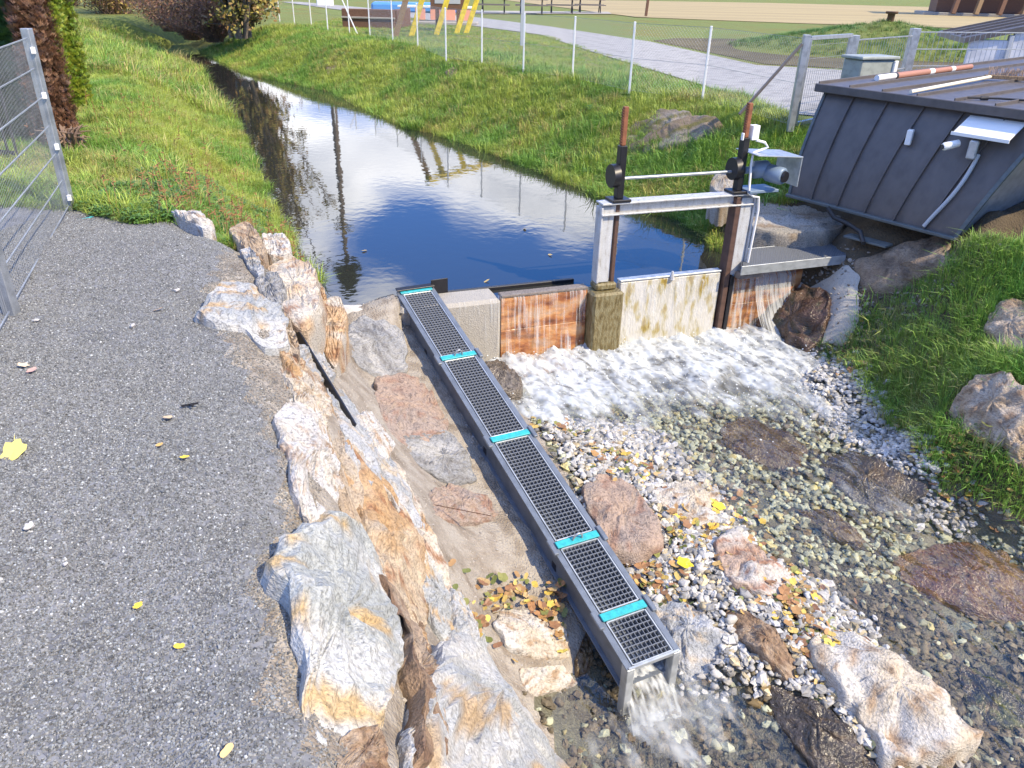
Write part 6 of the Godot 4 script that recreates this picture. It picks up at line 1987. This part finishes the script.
func spray_mesh(k: int) -> ArrayMesh:
	# a flat, forked thuja spray
	var r := RandomNumberGenerator.new()
	r.seed = 77 + k
	var st := SurfaceTool.new()
	st.begin(Mesh.PRIMITIVE_TRIANGLES)
	st.set_smooth_group(-1)
	for i in 16:
		var a := r.randf_range(-1.1, 1.1)
		var l := r.randf_range(0.5, 1.0)
		var z := r.randf_range(-0.08, 0.08)
		var p := Vector3(r.randf_range(-0.12, 0.12), r.randf_range(0.0, 0.25), z)
		var q := p + Vector3(sin(a) * l, cos(a) * l, z + r.randf_range(-0.15, 0.15))
		var s := Vector3(cos(a), -sin(a), 0.2) * 0.04
		var g := r.randf_range(0.7, 1.2)
		st.set_color(Color(g, g, g))
		tri(st, p - s * 0.4, p.lerp(q, 0.6) + s, p.lerp(q, 0.6) - s)
		tri(st, p.lerp(q, 0.6) - s, p.lerp(q, 0.6) + s, q)
	st.generate_normals()
	return st.commit()

func thuja(label: String, where: Vector3, r: float, high: float, tones: Array, n: int, sparse: float) -> void:
	var t := thing("thuja_shrub", label, "shrub", where, "thuja hedge by the left fence")
	var st := started()
	tube(st, [Vector3(0, -0.1, 0), Vector3(0.03, high * 0.5, 0.02), Vector3(0, high * 0.92, 0)], [0.06, 0.045, 0.015], 8)
	for k in 40:
		var y := high * rng.randf_range(0.05, 0.9)
		var a := rng.randf() * TAU
		var e := Vector3(cos(a) * r * 0.85, y + 0.12, sin(a) * r * 0.85)
		tube(st, [Vector3(0, y, 0), e * Vector3(0.5, 1, 0.5) + Vector3(0, -0.03, 0), e], [0.014, 0.01, 0.004], 4, false)
	done(st, "trunk", M.twig, t)
	var spots: Array = []
	var cols := PackedColorArray()
	for i in n:
		var h := rng.randf()
		var a := rng.randf() * TAU
		var rr := r * (1.0 - 0.45 * pow(h, 2.5)) * (0.75 + 0.3 * rng.randf()) * (1.0 + 0.18 * sin(a * 5.0 + h * 9.0))
		if rng.randf() < sparse: rr *= rng.randf_range(0.3, 0.9)
		var out := Vector3(cos(a), 0, sin(a))
		var s := rng.randf_range(0.04, 0.08)
		var b := Basis(Vector3.UP, -a + rng.randf_range(-0.8, 0.8) + PI / 2) * Basis(Vector3.RIGHT, rng.randf_range(-0.6, 0.7))
		spots.append(Transform3D(b.scaled_local(Vector3(s, s, s)), out * rr + Vector3(0, h * high, 0)))
		var c: Color = tones[rng.randi() % tones.size()]
		var g := rng.randf_range(0.65, 1.2)
		cols.append(Color(c.r * g, c.g * g, c.b * g))
	mass("crown", spray_mesh(1), M.leaf, spots, cols, t).set_meta("kind", "stuff")

func greenery() -> void:
	var green := [Color(0.055, 0.13, 0.025), Color(0.08, 0.17, 0.03), Color(0.04, 0.10, 0.025)]
	var lime := [Color(0.24, 0.33, 0.02), Color(0.16, 0.27, 0.02), Color(0.32, 0.36, 0.03)]
	var dead := [Color(0.22, 0.10, 0.05), Color(0.28, 0.15, 0.08), Color(0.14, 0.065, 0.035), Color(0.10, 0.05, 0.03)]
	thuja("bright lime green thuja at the pond side end of the hedge", Vector3(-6.05, 0.0, -10.9), 0.27, 2.6, lime, 14000, 0.1)
	thuja("dead brown thuja in the middle of the hedge", Vector3(-4.84, 0.0, -8.36), 0.20, 2.3, dead, 9000, 0.5)
	thuja("dark green thuja behind the mesh fence", Vector3(-5.36, 0.0, -8.8), 0.26, 2.4, green, 12000, 0.1)
	thuja("green thuja at the left frame edge beyond the bar fence", Vector3(-6.4, 0.0, -9.4), 0.34, 2.4, green, 10000, 0.1)
	# dead root clump at the hedge's foot
	var t := thing("root_clump", "dry root clump at the foot of the dead thuja", "stump", Vector3(-4.6, 0.0, -8.1))
	var st := started()
	for k in 60:
		var a := rng.randf() * TAU
		var e := Vector3(cos(a) * rng.randf_range(0.1, 0.32), rng.randf_range(0.02, 0.3), sin(a) * rng.randf_range(0.1, 0.28))
		tube(st, [Vector3(rng.randfn(0, 0.05), 0.0, rng.randfn(0, 0.05)), e * 0.6 + Vector3(rng.randfn(0, 0.03), 0.08, 0), e], [0.02, 0.013, 0.004], 5, false)
	done(st, "roots", M.twig, t)
	var brown := [Color(0.28, 0.16, 0.08), Color(0.34, 0.24, 0.08), Color(0.2, 0.11, 0.07), Color(0.38, 0.29, 0.06)]
	var reddish := [Color(0.27, 0.13, 0.08), Color(0.2, 0.10, 0.07), Color(0.32, 0.2, 0.10)]
	var far_group := "autumn shrubs at the far end of the pond"
	twiggy("bare_shrub", "dense reddish brown shrub hanging over the pond's far end", "shrub", Vector3(-10.7, -0.3, -29.4), 2.6, 2.8, 100, 8000, reddish, 0.014, far_group)
	twiggy("bare_shrub", "brown shrub left of the multi stemmed tree", "shrub", Vector3(-13.6, -0.2, -33.0), 3.2, 3.2, 100, 8000, brown, 0.015, far_group)
	twiggy("bare_shrub", "low rust coloured shrub filling the gap before the tree", "shrub", Vector3(-12.3, -0.4, -31.6), 1.7, 2.6, 90, 6000, reddish, 0.012, far_group)
	twiggy("bare_shrub", "yellowing shrub at the very end of the pond", "shrub", Vector3(-17.6, -0.1, -37.0), 3.8, 4.0, 80, 7000, brown, 0.018, far_group)
	twiggy("bare_shrub", "olive shrub farthest left behind the pond", "shrub", Vector3(-23.5, 0.0, -44.0), 4.2, 4.6, 70, 7000, [Color(0.22, 0.2, 0.04), Color(0.3, 0.24, 0.05), Color(0.16, 0.12, 0.05)], 0.02, far_group)
	twiggy("multi_stemmed_tree", "multi stemmed tree with bare grey trunks on the pond's far corner", "tree", Vector3(-9.0, 0.0, -27.3), 5.0, 3.0, 15, 8000, [Color(0.30, 0.24, 0.05), Color(0.24, 0.15, 0.05), Color(0.18, 0.17, 0.04)], 0.085)

# ---------------------------------------------------------------- small things on the path
func odds() -> void:
	var st := started()
	wire(st, Vector3(0, 0, 0), Vector3(0.07, 0.01, -0.012), 0.006)
	wire(st, Vector3(0.035, 0.005, -0.006), Vector3(0.06, 0.012, 0.02), 0.005)
	var tw := done(st, "twig", M.black_bar)
	tw.position = Vector3(-1.41, 0.02, -2.86)
	tag(tw, "short black twig lying on the gravel path", "twig")
	st = started()
	wire(st, Vector3(0, 0, 0), Vector3(0.32, -0.03, 0.05), 0.003)
	var tw2 := done(st, "twig", M.wood_dark)
	tw2.position = Vector3(-0.42, -1.22, -3.50)
	tw2.position.y = ground(-0.42, -3.5) + 0.03
	tag(tw2, "thin straight twig on the mortar slope", "twig")
	for q in [["white stone chip on the gravel near the top of the path", -1.96, -4.2, 0.03], ["pale stone chip on the gravel path, left of the twig", -1.95, -3.62, 0.028], ["white stone chip beside the left fence post", -2.5, -3.7, 0.026], ["white stone on the lower left of the path", -1.55, -1.98, 0.026], ["cream stone chip on the left of the lower path", -1.36, -1.83, 0.017]]:
		var o := placed(stone_mesh(50, 6, 9, 1.0), "stone_chip", M.pebble_0)
		o.transform = Transform3D(spin(Vector3(q[3] * 1.3, q[3], q[3])), Vector3(q[1], ground(q[1], q[2]) + 0.012, q[2]))
		tag(o, q[0], "stone")
	var g1: Array = []
	var gc := PackedColorArray()
	for q in [[-1.93, -3.44], [-1.86, -3.2], [-2.28, -5.0]]:
		for i in 5:
			g1.append(Transform3D(spin(Vector3(0.05, 0.045, 0.05), 0.2), Vector3(q[0] + rng.randfn(0, 0.02), 0.0, q[1] + rng.randfn(0, 0.02))))
			gc.append(Color(0.12, 0.19, 0.04))
	tag(mass("grass_sprigs", tuft_mesh(20, 12, 0.4, 0.03, 0.9), M.grass, g1, gc), "tiny grass sprigs growing through the path gravel", "grass", "", "stuff")
	st = started()
	tube(st, [Vector3(0, 0.01, 0), Vector3(0.07, 0.012, 0.03), Vector3(0.13, 0.012, 0.0), Vector3(0.19, 0.02, -0.05)], [0.007], 6)
	var strap := done(st, "plastic_strap", M.teal)
	strap.position = Vector3(-3.38, 0.0, -5.66)
	tag(strap, "teal plastic strap on the gravel at the mesh fence post", "strap")
	# pale sill stone at the pond's lip
	st = started()
	box(st, Vector3.ZERO, Vector3(0.56, 0.2, 0.15), Basis(Vector3.UP, 0.04), 0.03)
	var sl := done(st, "sill_stone", M.plastic_sill)
	sl.position = Vector3(-1.27, -0.80, -5.80)
	tag(sl, "white sill stone at the pond edge left of the ladder", "stone")

func outflow() -> void:
	var a := Vector3(0.755, -1.40, -2.841)
	var d := Vector3(0.4377, 0, 0.8991)
	var right := Vector3(0.8991, 0, -0.4377)
	var nz := noise_of(6.0, FastNoiseLite.TYPE_SIMPLEX_SMOOTH, 3, 45)
	var st := SurfaceTool.new()
	st.begin(Mesh.PRIMITIVE_TRIANGLES)
	var n := 22
	var m := 18
	for j in m + 1:
		for i in n:
			var t := float(j) / m
			var x := (float(i) / (n - 1) - 0.5) * (0.23 + 0.08 * t)
			var go := -0.25 + 0.36 * t
			var y := -0.13 + 0.06 * (0.45 - t) - (0.0 if t < 0.45 else 0.48 * pow(t - 0.45, 1.4))
			var bump := 0.014 * nz.get_noise_2d(x * 5.0, t * 1.2)
			st.set_color(Color(1, 1, 1, clampf(0.15 + 0.4 * t + 1.1 * nz.get_noise_2d(x * 7.0, t * 0.8), 0.02, 0.75) * smoothstep(0.0, 0.2, t)))
			st.add_vertex(a + d * go + right * x + Vector3(0, y + bump, 0))
	for j in m:
		for i in n - 1:
			var k := j * n + i
			for q in [k, k + 1, k + n + 1, k, k + n + 1, k + n]: st.add_index(q)
	st.generate_normals()
	tag(placed(st.commit(), "outflow_water", M.foam), "water pouring out of the lower end of the ladder", "water", "", "stuff")
	var lm := leaf_mesh(4)
	for q in [["small brown leaf floating beside the ladder intake", -0.25, -6.6], ["yellow leaf floating near the sluice gate's left post", 0.35, -7.4], ["leaf floating off the left grass bank", -1.5, -7.4], ["leaf floating in the blue part of the reflection", 0.1, -8.3], ["leaf drifting near the far bank water line", -0.6, -11.2]]:
		leaf("floating_leaf", q[0], q[1], q[2], 0.06, Color(0.45, 0.33, 0.12), "", 0.0, lm)
		var o := get_child(get_child_count() - 1) as MeshInstance3D
		o.position.y = POND_Y + 0.008

func _ready() -> void:
	rng.seed = 20240
	rough = noise_of(0.9, FastNoiseLite.TYPE_SIMPLEX_SMOOTH, 4, 17)
	fine = noise_of(6.0, FastNoiseLite.TYPE_SIMPLEX_SMOOTH, 3, 23)
	set_up_view()
	make_materials()
	for p in POND_LEFT: full_pond.append(p)
	for p in POND_RIGHT: full_pond.append(p)
	for p in [Vector2(1.91, -6.84), Vector2(-0.53, -5.95), Vector2(-0.95, -5.95)]: full_pond.append(p)
	solve_ground()
	near_ground()
	middle_ground()
	far_sheets()
	pond()
	stream_water()
	var k := 0
	for b in BOULDERS:
		boulder(b[0], b[1], b[2], b[3], k)
		k += 1
	weir()
	sluice()
	walkway()
	ladder()
	zinc_house()
	left_fence()
	black_fence()
	wire_fence()
	gate_and_fence()
	background()
	greenery()
	white_water()
	apron()
	steel_plate()
	gravel()
	pebbles()
	meadow_grass()
	leaves()
	litter()
	outflow()
	odds()
